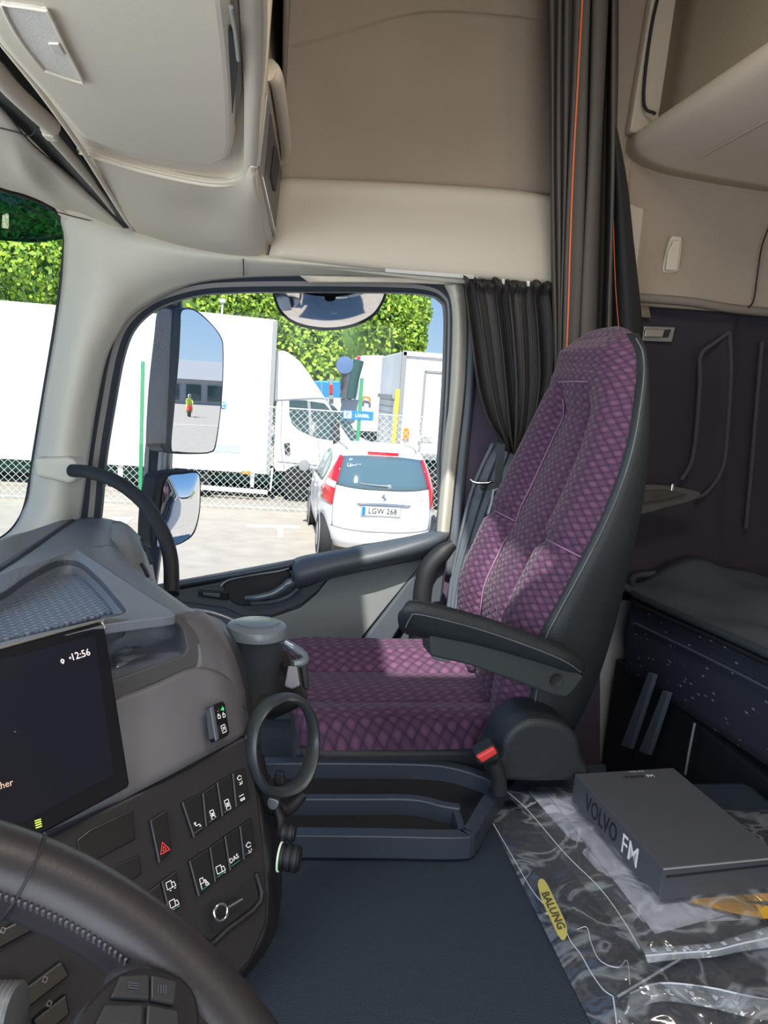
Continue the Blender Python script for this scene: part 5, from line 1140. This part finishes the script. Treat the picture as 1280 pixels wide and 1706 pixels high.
for v0, v1 in ((0, 6), (14, 20)): tube('seam_piping', [backpt(int(NSn*.375), min(1, v0/20+(v1-v0)/20*k/8), .004) for k in range(9)], .0016, SEAM, seat, 2, 6)
def fold(bag, pts, r, z=.028): tube('fold_highlight', [q(a, b, Z=TZ+z) for a, b in pts], r, bpy.data.materials['zip_white'] if r < .0011 else FILM2, bag, 5, 6)  # pale tubes painting the bright rims along the film's folds
fold(b1, [(822, 1372), (850, 1420), (885, 1480), (905, 1505)], .0005); fold(b1, [(905, 1480), (930, 1510), (948, 1562), (968, 1590), (985, 1620), (1005, 1648), (1022, 1660)], .0006)
fold(b1, [(1022, 1662), (1026, 1690), (1030, 1720)], .0010, .03); fold(b1, [(962, 1548), (978, 1545), (985, 1570), (1000, 1600), (1030, 1612), (1045, 1600), (1050, 1640)], .0005, .032)
fold(b2, [(842, 1316), (880, 1350), (940, 1420), (1000, 1480), (1040, 1535), (1066, 1580)], .0006, .032); fold(b1, [(1030, 1660), (1080, 1630), (1130, 1600), (1150, 1590)], .0016, .034)
# ================================================================ dashboard
da = empty('dashboard', (0, 0, 0), 'dark grey driver-oriented dashboard with tray, screen and switch panel', 'dashboard')
def gz(rows): return [[q(a, b, Z=z) for a, b, z in r] for r in rows]
def gd(rows): return [[q(a, b, D=z) for a, b, z in r] for r in rows]
patch('defroster_panel', gz([[(-160, 980, 2.06), (0, 899, 2.045), (50, 884, 2.02), (119, 861, 1.998)], [(-160, 1020, 2.06), (0, 922, 2.05), (55, 895, 2.025), (119, 863, 2.0)], [(-160, 1045, 2.06), (0, 944, 2.052), (60, 904, 2.03), (120, 866, 2.0)]]), mat('defroster_grey', (.15, .155, .16), .5), da, 5, .01)
tube('seam_strip', [q(a, b, Z=z) for a, b, z in ((-160, 1052, 2.066), (0, 950, 2.058), (60, 908, 2.036), (121, 867, 2.004))], .0055, BLACK, da, 5, 8, flat=.6)
patch('top_pad', gz([[(-160, 1055, 2.065), (0, 953, 2.06), (60, 912, 2.037), (120, 868, 2.003), (160, 862, 2.0), (196, 868, 1.995), (210, 874, 1.95)],
    [(-160, 1058, 2.067), (0, 956, 2.062), (66, 925, 2.05), (124, 895, 2.03), (165, 886, 2.02), (191, 890, 2.01), (200, 895, 1.96)],
    [(-160, 1062, 2.07), (0, 960, 2.065), (72, 936, 2.06), (129, 919, 2.058), (165, 912, 2.05), (192, 916, 2.035), (206, 925, 1.98)]]), DASH, da, 6, .012)
patch('top_pad_side', gz([[(126, 916, 2.06), (160, 911, 2.05), (190, 912, 2.035), (204, 926, 1.99)], [(150, 931, 2.066), (184, 930, 2.06), (212, 938, 2.05), (232, 952, 2.0)], [(205, 966, 2.07), (232, 962, 2.066), (252, 968, 2.055), (270, 980, 2.01)],
    [(255, 999, 2.07), (276, 995, 2.066), (294, 1000, 2.055), (312, 1010, 2.01)], [(289, 1024, 2.068), (305, 1022, 2.062), (320, 1020, 2.05), (336, 1024, 2.0)]]), DASH, da, 6, .012)
ro = curve([q(a, b, Z=2.072) for a, b in ((-90, 985), (0, 957), (70, 934), (120, 918), (138, 921), (205, 965), (255, 998), (289, 1020), (284, 1026), (230, 1033), (174, 1041), (90, 1062), (0, 1084), (-90, 1108))], 4, True)
ri = curve([q(a, b, Z=2.066) for a, b in ((-80, 1010), (0, 988), (43, 960), (95, 934), (130, 934), (165, 962), (190, 990), (209, 1014), (200, 1024), (172, 1030), (120, 1042), (60, 1056), (0, 1070), (-80, 1090))], 4, True)
rring('tray_rim', ro, ri, .012, mat('dash_rim', (.14, .155, .185), .42, bump=(800, .12, 'noise')), da, .0015, (0, 0, -1))
rb_ = [p+Vector((0, 0, -.03)) for p in ri]; nn = len(ri)
mesh('tray_wall', ri+rb_, [(i, (i+1) % nn, nn+(i+1) % nn, nn+i) for i in range(nn)]+[tuple(range(nn, 2*nn))], DASH, da)
MATT = weave('herringbone_mat', (.06, .08, .12), (.24, .30, .40), 120, 20, 'Object', .45)
plate('tray_mat', curve([q(a, b, Z=2.042) for a, b in ((-60, 1020), (0, 1003), (40, 972), (95, 950), (130, 956), (165, 985), (193, 1012), (184, 1018), (100, 1040), (0, 1066), (-60, 1082))], 3, True), .006, MATT, da, .002, (0, 0, -1))
# speaker / vent pod at the far end
patch('vent_pod', [[q(a, b, Y=y) for a, b, y in r] for r in ([(188, 868, 1.62), (200, 868, 1.60), (214, 875, 1.58), (228, 888, 1.60), (236, 896, 1.66)], [(184, 900, 1.50), (202, 898, 1.47), (222, 902, 1.46), (242, 915, 1.49), (250, 925, 1.55)],
    [(190, 930, 1.38), (210, 935, 1.36), (232, 945, 1.35), (250, 955, 1.38), (259, 965, 1.44)], [(215, 965, 1.30), (230, 970, 1.28), (245, 975, 1.28), (258, 985, 1.30), (264, 990, 1.36)])], mat('pod_grey', (.20, .205, .20), .5), da, 5, .01)
for pts in ([(236, 898), (240, 910), (244, 918)], [(243, 912), (248, 926), (252, 938)], [(236, 940), (242, 950), (246, 960)]):
    tube('vent_slot', [q(a, b, Y=1.46-.0035*(b-900)) for a, b in pts], .0035, BLACK, da, 4, 6)
# fascia
patch('fascia_side', gd([[(289, 1026, .90), (312, 1022, .93), (333, 1016, .97), (340, 1020, 1.03)], [(300, 1036, .915), (332, 1034, .94), (361, 1040, .98), (370, 1044, 1.05)], [(325, 1060, .92), (356, 1062, .945), (384, 1084, .975), (394, 1088, 1.05)],
    [(332, 1100, .92), (366, 1108, .94), (397, 1132, .965), (408, 1138, 1.04)], [(322, 1118, .91), (366, 1150, .93), (404, 1180, .955), (415, 1185, 1.03)]]), FASCIA, da, 6, .01)
patch('fascia_panel', gd([[(60, 1205, .80), (120, 1186, .82), (190, 1164, .842), (255, 1140, .87), (322, 1112, .912), (366, 1120, .935), (399, 1146, .962), (410, 1150, 1.02)],
    [(60, 1270, .785), (120, 1250, .805), (200, 1222, .83), (270, 1192, .86), (335, 1165, .90), (378, 1165, .925), (405, 1185, .955), (416, 1190, 1.02)],
    [(40, 1400, .75), (110, 1385, .77), (215, 1326, .80), (290, 1288, .835), (350, 1255, .875), (385, 1238, .91), (409, 1222, .94), (420, 1226, 1.0)]]), FASCIA, da, 6, .01)
BP = PL(q(180, 1100, D=.835), q(336, 1080, D=.925), q(200, 1160, D=.845))
bo = curve(BP.ps([(150, 1046), (230, 1032), (289, 1026), (308, 1033), (331, 1063), (336, 1100), (318, 1119), (255, 1143), (190, 1168), (150, 1178)]), 4, True)
bi = curve(BP.ps([(168, 1062), (230, 1047), (282, 1036), (302, 1046), (311, 1078), (306, 1090), (292, 1096), (240, 1114), (190, 1132), (168, 1138)]), 4, True)
rring('bin_frame', bo, bi, .010, mat('bin_frame_grey', (.075, .075, .08), .45), da, .002)
bd = Vector((-.25, .95, -.05)).normalized()*.075; nn = len(bi); bk_ = [p+bd for p in bi]
mesh('bin_pocket', bi+bk_, [(i, (i+1) % nn, nn+(i+1) % nn, nn+i) for i in range(nn)]+[tuple(range(nn, 2*nn))], DASH, da)
wr = quadgrid('plastic_wrapper', [(186, 1088), (236, 1075), (250, 1100), (190, 1118)], q(215, 1110, D=.88).z-.004, film('crinkled_film', .8, .12, (.8, .85, .9), .12), None, 20, 20, .005, 77, .004, .0006, 160)
tag(wr, 'crumpled clear plastic wrapper lying in the dashboard bin', 'wrapper')
# unlocked-door switch on the fascia
def gsw(name, px, pl, m, parent, t=.006, front=.003, bw=.0008): return plate(name, pl.ps(px), t, m, parent, bw, None, 2, -0.0 if not front else 0) if False else plate(name, pl.ps(px, front), t+front, m, parent, bw)
ds = gsw('lock_switch', [(352, 1177), (371, 1168), (375, 1172), (383, 1220), (380, 1226), (362, 1235), (358, 1230)], PL(q(352, 1177, D=.885), q(383, 1222, D=.90), q(361, 1235, D=.872)), SWITCH, da)
FP = PL(q(352, 1177, D=.8835), q(383, 1222, D=.8985), q(361, 1235, D=.8705))
plate('switch_edge', FP.ps([(352, 1178), (356, 1176), (365, 1231), (361, 1234)], .004), .002, DASH, ds)
def mark(name, pl, c, lines, k, m, parent, w_=.9, off=.005, sh=(1, -.55)):
    """printed symbol: line segments in symbol space, laid on the plane"""
    o = pl.p(c[0], c[1], off); ax = (pl.p(c[0]+10, c[1]+10*sh[1], off)-o).normalized(); ay = pl.n.cross(ax).normalized()
    if ay.z < 0: ay = -ay
    s_ = k*(o-EYE).dot(FW)/FPX; P = []
    for (x1, y1, x2, y2) in lines:
        a = o+ax*x1*s_+ay*y1*s_; b = o+ax*x2*s_+ay*y2*s_; d = (b-a).normalized(); v = pl.n.cross(d).normalized()*(w_*s_/k*.5*k/ max(k, 1e-6))
        v = pl.n.cross(d).normalized()*(w_*(o-EYE).dot(FW)/FPX*.5)
        P.append(([a-v, b-v, b+v, a+v], [(0, 1, 2, 3)]))
    return joinbm(name, P, m, parent)
LOCK = [(-1, -1, 1, -1), (1, -1, 1, .3), (1, .3, -1, .3), (-1, .3, -1, -1), (-.5, .3, -.5, 1), (-.5, 1, .5, 1)]
mark('lit_symbol', FP, (371, 1181), [(-1, 0, 1, 0), (0, -1, 1, 0), (0, 1, 1, 0), (-1, .4, -1, -.4)], 3.5, GREENGLOW, ds, 2.2)
mark('lit_symbol', FP, (363, 1185), [(-1, 0, 1, 0)], 1.5, REDGLOW, ds, 1.4)
mark('lit_symbol', FP, (365, 1193), LOCK, 3.5, WHITEGLOW, ds, 1.4); mark('lit_symbol', FP, (373, 1191), LOCK, 3.5, WHITEGLOW, ds, 1.4)
mark('lit_symbol', FP, (373, 1214), [(-1, -1, 1, -1), (1, -1, 1, 1), (1, 1, -1, 1), (-1, 1, -1, -1), (-.6, -.5, .4, .5), (-.6, .5, .1, 0), (.5, -.5, .5, .5)], 6, WHITEGLOW, ds, 1.3)
# dark side cheek
patch('side_cheek', gd([[(338, 1022, 1.03), (362, 1030, 1.08), (380, 1042, 1.12)], [(372, 1052, 1.0), (392, 1066, 1.06), (404, 1080, 1.10)], [(392, 1100, .99), (410, 1120, 1.05), (420, 1140, 1.10)], [(405, 1170, .97), (420, 1185, 1.04), (430, 1200, 1.10)], [(410, 1230, .95), (424, 1240, 1.02), (436, 1250, 1.08)]]), mat('cheek_grey', (.04, .044, .05), .45), da, 5, .01)
tube('far_shelf_edge', [q(a, b, Y=1.50) for a, b in ((300, 1014), (345, 1019), (380, 1030), (410, 1045))], .004, SATIN, da, 5, 8)
# switch panel
SP = PL(q(250, 1400, D=.80), q(430, 1290, D=.92), q(440, 1500, D=.87))
plate('switch_panel', SP.ps([(-60, 1465), (60, 1402), (215, 1328), (409, 1226), (418, 1245), (432, 1330), (442, 1420), (447, 1500), (445, 1540), (420, 1600), (385, 1640), (330, 1680), (200, 1760), (-60, 1800)]), .05, PANEL, da, .004)
patch('panel_side', gd([[(409, 1230, .945), (425, 1240, .98), (440, 1260, 1.04)], [(432, 1330, .93), (446, 1335, .97), (458, 1345, 1.04)], [(442, 1420, .91), (456, 1425, .95), (468, 1432, 1.03)], [(447, 1500, .89), (460, 1505, .94), (470, 1512, 1.02)], [(438, 1560, .87), (452, 1565, .92), (462, 1575, 1.0)], [(400, 1625, .85), (415, 1640, .90), (435, 1640, .97)]]), PANEL, da, 5, .01)
R1 = [((303, 1337), (336, 1322), (342, 1378), (323, 1396)), ((337, 1322), (360, 1305), (369, 1361), (343, 1378)), ((361, 1304), (386, 1290), (392, 1345), (370, 1361)), ((387, 1289), (409, 1279), (416, 1331), (393, 1345))]
R2 = [((315, 1435), (348, 1413), (357, 1470), (331, 1494)), ((349, 1412), (373, 1395), (382, 1451), (358, 1470)), ((374, 1394), (398, 1378), (405, 1433), (383, 1451)), ((399, 1377), (420, 1362), (427, 1414), (406, 1433))]
HZ = [((250, 1367), (278, 1349), (287, 1417), (265, 1438))]; LL = [((242, 1490), (268, 1470), (282, 1528), (256, 1545)), ((269, 1469), (294, 1450), (303, 1508), (283, 1527))]
AX = [(-1, .6, -.3, .6), (-.65, .6, -.65, 0), (-.65, 0, .65, 0), (.65, 0, .65, -.6), (.3, -.6, 1, -.6), (-1, .9, -.3, .9)]
TRUCK = [(-1, -.6, 1, -.6), (-1, -.6, -1, .8), (-1, .8, .2, .8), (.2, .8, .2, -.6), (.2, .3, .8, .3), (.8, .3, 1, -.6), (-.6, -1, -.2, -1), (.5, -1, .9, -1)]
DIA = [(-.5, 1, .5, 1), (-.5, 1, -.5, .3), (.5, 1, .5, .3), (-.5, .3, .5, .3), (-.7, 0, .7, 0), (-.5, -.3, .5, -.3), (-.5, -.3, -.5, -1), (.5, -.3, .5, -1), (-.5, -1, .5, -1), (0, .3, 0, -.3)]
RAMP = [(-1, 1, -1, -1), (-1, 1, -.2, 1), (-.2, 1, -.2, 0), (-.2, 0, -1, 0), (.1, .5, .9, -.8), (.1, .5, .1, -.8), (.1, -.8, .9, -.8), (.4, .2, .4, -.6)]
ARM = [(-.6, .6, .2, 1), (.2, 1, .7, .5), (-.6, .6, -.2, 0), (-.2, 0, .6, .1), (-.3, -.5, .1, -1), (.4, -.4, .4, -.9), (-.5, -1, .3, -1)]
def sw(pts, sym, lit, low=True, ind=None, k=7.5, cfy=.78):
    s_ = gsw('rocker_switch', pts, SP, SWITCH, da, .006, .004, .0012)
    (a, b, c, d) = pts
    plate('switch_edge', SP.ps([(a[0]+.5, a[1]), (a[0]+2.2, a[1]-1), (d[0]+2, d[1]-2), (d[0], d[1]-.5)], .0048), .001, mat('switch_rim', (.11, .115, .12), .35) if 'switch_rim' not in bpy.data.materials else bpy.data.materials['switch_rim'], s_)
    if sym:
        cx = (d[0]+c[0])/2*cfy+(a[0]+b[0])/2*(1-cfy); cy = (d[1]+c[1])/2*cfy+(a[1]+b[1])/2*(1-cfy); mark('lit_symbol', SP, (cx, cy), sym, k, lit, s_, 1.2)
    if ind: mark('indicator_line', SP, ((c[0]+d[0])/2-1, (c[1]+d[1])/2-4), [(-1, 0, 1, 0)], 9, ind, s_, 1.5, .0055, (1, -.72))
    return s_
DIM = mat('dim_line', (.10, .10, .11), .4)
sw(R1[0], AX, WHITEGLOW, ind=DIM, k=6); sw(R1[1], DIA, WHITEGLOW, ind=DIM, k=7); sw(R1[2], DIA, WHITEGLOW, ind=DIM, k=8); s4 = sw(R1[3], ARM, WHITEGLOW, cfy=.28, k=7)
mark('lit_symbol', SP, (404, 1330), [(-1, 1, 1, 1), (-.8, -.6, -.2, -.6), (-.8, 0, -.2, 0), (-.8, -.6, -.8, 0), (-.2, -.6, -.2, 0), (.2, -.6, .8, -.6), (.2, 0, .8, 0), (.2, -.6, .2, 0), (.8, -.6, .8, 0)], 5, WHITEGLOW, s4, 1.2)
sw(R2[0], RAMP, WHITEGLOW, ind=DIMGREEN, k=8); sw(R2[1], TRUCK, WHITEGLOW, ind=DIMGREEN, k=8); s7 = sw(R2[2], None, None, ind=DIMGREEN); sw(R2[3], ARM, WHITEGLOW, ind=DIM, k=8)
oo = SP.p(390, 1430, .0055); axx = (SP.p(400, 1422.5, .0055)-oo).normalized(); text('lettering', 'DAS', oo, axx, SP.n.cross(axx), .0052, WHITEGLOW, s7, bold=.01)
sw(HZ[0], [(-1, -.8, 1, -.8), (1, -.8, 0, 1), (0, 1, -1, -.8), (-.4, -.5, .4, -.5), (.4, -.5, 0, .3), (0, .3, -.4, -.5)], REDGLOW, k=9)
s9 = sw(LL[1], TRUCK, WHITEGLOW, ind=DIMGREEN, k=8); mark('lit_symbol', SP, (285, 1474), TRUCK, 8, WHITEGLOW, s9, 1.2); sw(LL[0], None, None)
for pts in ([(128, 1400), (150, 1382), (222, 1348), (226, 1398), (170, 1428), (135, 1440)], [(150, 1460), (232, 1424), (236, 1456), (215, 1470), (175, 1492)]):
    plate('blank_slot', SP.ps(pts, .002), .006, SWITCH, da, .001)
cub = gsw('cubby', [(330, 1520), (385, 1485), (425, 1456), (433, 1500), (350, 1568), (340, 1560)], SP, BLACK, da, .002, .001)
tube('cubby_rim', SP.ps([(300, 1545), (345, 1575), (380, 1548), (435, 1502), (427, 1454)], .003), .003, PANEL, da, 3, 8)
kr = empty('metal_ring', (0, 0, 0), 'small polished ring with a straight stem in the cubby under the switches', 'ring')
rc = SP.p(368, 1520, .012); u_ = (SP.p(380, 1512, .012)-rc).normalized(); v_ = SP.n.cross(u_)
tube('ring', [rc+(u_*cos(a)+v_*sin(a))*.0085 for a in [i*pi/4 for i in range(8)]], .0017, CHROME, kr, 4, 8, True)
tube('stem', [rc+u_*.010, rc+u_*.030-v_*.001], .0012, SATIN, kr, 3, 8)
# lower left controls seen through the wheel
for pts, sy in (([(-20, 1560), (60, 1520), (62, 1548), (-20, 1592)], (5, 1550)), ([(30, 1655), (104, 1600), (118, 1625), (48, 1680)], (75, 1632)), ([(55, 1700), (112, 1655), (118, 1690), (70, 1730)], (82, 1672))):
    b_ = plate('lower_button', SP.ps(pts, .006), .01, SWITCH, da, .002)
    mark('dim_symbol', SP, sy, [(-1, 0, 0, 1), (0, 1, 1, 0), (1, 0, 0, -1), (0, -1, -1, 0)], 5, mat('dim_print', (.25, .23, .24), .5), b_, 1.5, .0075)
c_ = SP.p(8, 1690, .02)
lathe('thumb_wheel', [(.01, -.012)]+[(.024 if i % 2 else .026, -.012+i*.0025) for i in range(10)]+[(.01, .013)], c_, RT, SATIN, da, 28)
# display
DPp = PL(q(172, 1037, D=.83), q(215, 1310, D=.79), q(0, 1080, D=.73))
SCR = mat('screen_glass', (.006, .008, .013), .12, spec=.5)
dsp = plate('display', DPp.ps([(-80, 1103), (0, 1081), (160, 1037), (170, 1038), (175, 1046), (216, 1304), (214, 1312), (60, 1395), (0, 1416), (-80, 1445)]), .016, SCR, da, .002)
plate('display_area', DPp.ps([(-70, 1120), (0, 1100), (158, 1058), (190, 1290), (55, 1362), (-70, 1410)], .0006), .001, mat('screen_lit', (.008, .010, .018), .15, emit=((.3, .45, 1), .004)), dsp)
tube('edge_highlight', DPp.ps([(-80, 1102), (0, 1080), (160, 1036), (170, 1037), (175, 1046)], .0), .0016, mat('display_highlight', (.35, .33, .30), .3, .6), dsp, 3, 8)  # pale tube paints the highlight on the screen's top edge
def dtext(s_, c, c2, h, m, **k):
    o = DPp.p(*c, .0012); ax = (DPp.p(*c2, .0012)-o).normalized(); return text('screen_text', s_, o, ax, DPp.n.cross(ax), h, m, dsp, **k)
SG1 = mat('screen_white', (.6, .5, .5), .5, emit=((1, .85, .85), .7)); SG2 = mat('screen_amber', (.6, .4, .3), .5, emit=((1, .75, .55), .6)); SG3 = mat('screen_yellowgreen', (.5, .6, .1), .5, emit=((.75, .9, .15), .8))
dtext('12:56', (135, 1090), (148, 1086), .0078, SG1, bold=.01); dtext('other', (4, 1308), (20, 1303), .0062, SG2)
mark('screen_symbol', DPp, (104, 1101), [(-1, 0, 0, 1), (0, 1, 1, 0), (1, 0, 0, -1.6), (0, -1.6, -1, 0)], 3, SG1, dsp, 2, .0012, (1, -.3)); mark('screen_symbol', DPp, (117, 1096), [(-1, 0, 1, 0), (0, -1, 0, 1)], 2, SG1, dsp, 1.4, .0012, (1, -.3))
mark('screen_symbol', DPp, (64, 1372), [(-1, 1, 1, 1), (-1, .35, 1, .35), (-1, -.3, 1, -.3), (-1, -1, 1, -1)], 5.5, SG3, dsp, 2, .0012, (1, -.35))
mark('screen_symbol', DPp, (25, 1219), [(-1, 0, 1, 0)], 2, mat('screen_dim', (.2, .2, .22), .5), dsp, 1.5, .0012, (1, -.3))
# knobs beside the switch panel
def knob(c, D, r, h, n, name):
    cc = q(*c, D=D); pr = [(r*.5, 0)]
    for i in range(n): pr += [(r, h*(i+.1)/n), (r, h*(i+.7)/n), (r*.86, h*(i+.75)/n), (r*.86, h*(i+.98)/n)]
    pr += [(r*.9, h), (r*.5, h*1.02)]
    return lathe(name, pr, cc, (.95, -.25, .0), BLACK, da, 28)
knob((470, 1386), .93, .011, .017, 2, 'rotary_knob'); knob((466, 1427), .92, .0165, .026, 3, 'rotary_knob')
lathe('lit_ring', [(.010, 0), (.0175, .001), (.0175, .003), (.010, .004)], q(464, 1427, D=.92), (.95, -.25, 0), mat('pale_green_light', (.4, .5, .4), .5, emit=((.75, 1, .75), .5)), da, 24)
# cup holder bracket and hoop
ch = empty('cup_holder', (0, 0, 0), 'black hoop-shaped cup holder fixed beside the switch panel', 'cup holder')
HP = [(470, 1163, .98), (500, 1168, .99), (518, 1195, 1.0), (522, 1235, 1.0), (514, 1280, .98), (495, 1310, .96), (462, 1320, .94), (436, 1306, .92), (420, 1262, .92), (422, 1215, .93), (440, 1180, .95)]
tube('hoop', [q(*p[:2], D=p[2]) for p in HP], .0062, mat('hoop_plastic', (.035, .042, .045), .4), ch, 5, 10, True, flat=2.3, up=(.42, -.88, .1))
tube('hinge_arm', [q(437, 1300, D=.95), q(452, 1335, D=.96), q(478, 1345, D=.97), (q(505, 1322, D=.98))], [.012, .014, .012, .008], PANEL, ch, 5, 10)
tube('lower_stem', [q(458, 1340, D=.955), q(466, 1362, D=.95), q(468, 1380, D=.945)], .007, PANEL, ch, 4, 8)
plate('hinge_cap', curve(q3([(447, 1330, .94), (462, 1334, .94), (464, 1342, .94), (455, 1350, .94), (446, 1343, .94)]), 3, True), .01, SATIN, ch, .001)
plate('latch', q3([(458, 1286, .96), (472, 1288, .96), (474, 1312, .96), (456, 1314, .96)]), .012, BLACK, ch, .002)
cp = empty('lidded_cup', (0, 0, 0), 'dark grey round lidded bin standing in its holder beside the dash', 'cup')
ct = q(428, 1046, D=1.10)
lathe('cup_body', [(.026, -.13), (.031, -.125), (.037, -.07), (.041, -.015), (.042, -.012)], ct, (0, 0, 1), mat('cup_grey', (.045, .052, .060), .35), cp, 40)
lathe('lid', [(.042, -.012), (.0455, -.010), (.0455, -.002), (.043, .004), (.036, .007), (.001, .008)], ct, (0, 0, 1), mat('lid_grey', (.16, .19, .22), .28), cp, 40)
tube('lid_edge', [ct+Vector((x, y, .0095)) for x, y in ((-.03, -.012), (-.012, -.026), (.018, -.022), (.034, -.004))], .0008, DASH, cp, 1, 6)
hd_ = empty('cup_bracket', (0, 0, 0), 'black and grey bracket holding the lidded bin against the dashboard', 'bracket')
plate('back_plate', q3([(405, 1075, 1.14), (478, 1082, 1.17), (512, 1110, 1.17), (514, 1165, 1.14), (470, 1185, 1.10), (418, 1182, 1.05)]), .03, BLACK, hd_, .004)
tube('upper_grip', q3([(474, 1070, 1.12), (490, 1080, 1.12), (507, 1094, 1.11), (505, 1103, 1.10), (488, 1107, 1.09)]), [.006, .007, .007, .007, .006], mat('grip_metal', (.25, .30, .36), .25, .5), hd_, 5, 10)
plate('grey_insert', q3([(480, 1109, 1.08), (495, 1110, 1.08), (500, 1142, 1.07), (486, 1148, 1.07), (474, 1143, 1.07)]), .008, mat('insert_grey', (.22, .22, .25), .6, bump=(500, .5, 'noise')), hd_, .002)
plate('grip_arm', q3([(496, 1090, 1.10), (511, 1096, 1.10), (515, 1150, 1.09), (505, 1148, 1.09)]), .01, BLACK, hd_, .003)
# grab bar
gb = empty('grab_bar', (0, 0, 0), 'thick black curved grab bar running from the pillar down to the dash', 'handle')
tube('bar', [q(a, b, Y=y) for a, b, y in ((120, 784, 1.74), (150, 787, 1.70), (195, 803, 1.62), (240, 838, 1.55), (270, 885, 1.48), (284, 930, 1.43), (286, 990, 1.38))], .0145, BLACK, gb, 8, 16)
mt = plate('mount', [q(a, b, Y=1.765) for a, b in ((56, 763), (112, 761), (126, 767), (130, 785), (124, 804), (112, 806), (58, 794))], .07, PILLAR, gb, .008, (.1, 1, 0), 3)
# ================================================================ steering wheel
sw_ = empty('steering_wheel', (0, 0, 0), 'dark leather steering wheel with stitched rim and button pod in the foreground', 'steering wheel')
WC = Vector((-.12351, .15897, 2.03064)); th, ph = .58574, -.42955
WN = Vector((sin(th)*cos(ph), sin(th)*sin(ph), cos(th))); wu = WN.cross(Vector((0, 1, 0))).normalized(); wv = WN.cross(wu)
def wp(a, r, h=0.0): return WC+wu*(cos(a)*r)+wv*(sin(a)*r)+WN*h
vs = []; fs = []; NA, NB = 120, 20
for i in range(NA):
    a = 2*pi*i/NA
    for j in range(NB):
        b = 2*pi*j/NB; r = .0215; rr = .225+cos(b)*r
        if cos(b) < -.5: rr += .0012*sin(a*120)
        vs.append(wp(a, rr, sin(b)*r*.92))
for i in range(NA):
    for j in range(NB): fs.append((i*NB+j, i*NB+(j+1) % NB, ((i+1) % NA)*NB+(j+1) % NB, ((i+1) % NA)*NB+j))
mesh('rim', vs, fs, WLEATHER, sw_)
aS = 2*pi*16.0/24
for a in (aS+.62, aS-.5, aS+2.6, aS-2.6):
    tube('rim_seam', [wp(a, .225+cos(b)*.0222, sin(b)*.0206) for b in [i*pi/5 for i in range(10)]], .0009, BLACK, sw_, 2, 6, True)
k_ = 0
for i in range(26):
    a = aS+.30+i*.016; tube('stitch', [wp(a, .2052, .004), wp(a+.009, .2038, .009)], .0009, mat('wheel_thread', (.10, .10, .12), .5) if i == 0 else bpy.data.materials['wheel_thread'], sw_, 2, 5)
def spoke(a0, tag_):
    rows = []
    for r, hw, h in ((.222, .34, .006), (.205, .30, .012), (.17, .30, .012), (.12, .42, .004), (.07, .7, -.01)):
        rows.append([wp(a0+hw*s_, r if abs(s_) < .9 else r*.99, h-(.016 if abs(s_) == 1 else 0)-.002*abs(s_)) for s_ in (-1, -.8, -.4, 0, .4, .8, 1)])
    patch('spoke', rows, WLEATHER, sw_, 5, .016)
spoke(aS+.02, 1); spoke(aS+2.1, 2); spoke(aS-2.1, 3)
WPl = PL.__new__(PL); WPl.o = WC+WN*.020; WPl.n = WN
pod = plate('button_pod', curve(WPl.ps([(128, 1700), (160, 1655), (198, 1622), (245, 1610), (300, 1626), (328, 1660), (335, 1720), (330, 1800), (110, 1800)]), 4, True), .012, mat('pod_black', (.014, .014, .018), .35), sw_, .002)
plo = PL.__new__(PL); plo.o = WC+WN*.0225; plo.n = WN
for pts in ([(186, 1660), (202, 1624), (250, 1622), (250, 1664)], [(252, 1664), (252, 1622), (296, 1634), (292, 1672)], [(160, 1705), (176, 1672), (240, 1672), (238, 1710)], [(244, 1710), (246, 1672), (298, 1682), (300, 1716)]):
    plate('wheel_button', plo.ps(pts), .003, mat('button_grey', (.028, .030, .036), .45) if 'button_grey' not in bpy.data.materials else bpy.data.materials['button_grey'], pod, .001)
pl3 = PL.__new__(PL); pl3.o = WC+WN*.0229; pl3.n = WN
mark('button_symbol', pl3, (222, 1642), [(-1, .5, 1, .5), (-1, 0, 1, 0), (-1, -.5, 1, -.5), (-1, .5, -1, -.5)], 8, mat('button_print', (.07, .09, .12), .5), pod, 2, 0, (1, .15))
mark('button_symbol', pl3, (270, 1648), [(-1, -1, -1, 1), (-.3, -1, -.3, 1), (.4, -1, .4, 1), (1, -1, 1, 1)], 7, bpy.data.materials['button_print'], pod, 2, 0, (1, .15))
lathe('hub', [(.075, -.03), (.085, -.01), (.08, .012), (.05, .02), (.001, .022)], WC, WN, WLEATHER, sw_, 40)
lathe('column', [(.05, -.30), (.06, -.05), (.05, -.03)], WC, WN, BLACK, sw_, 24)
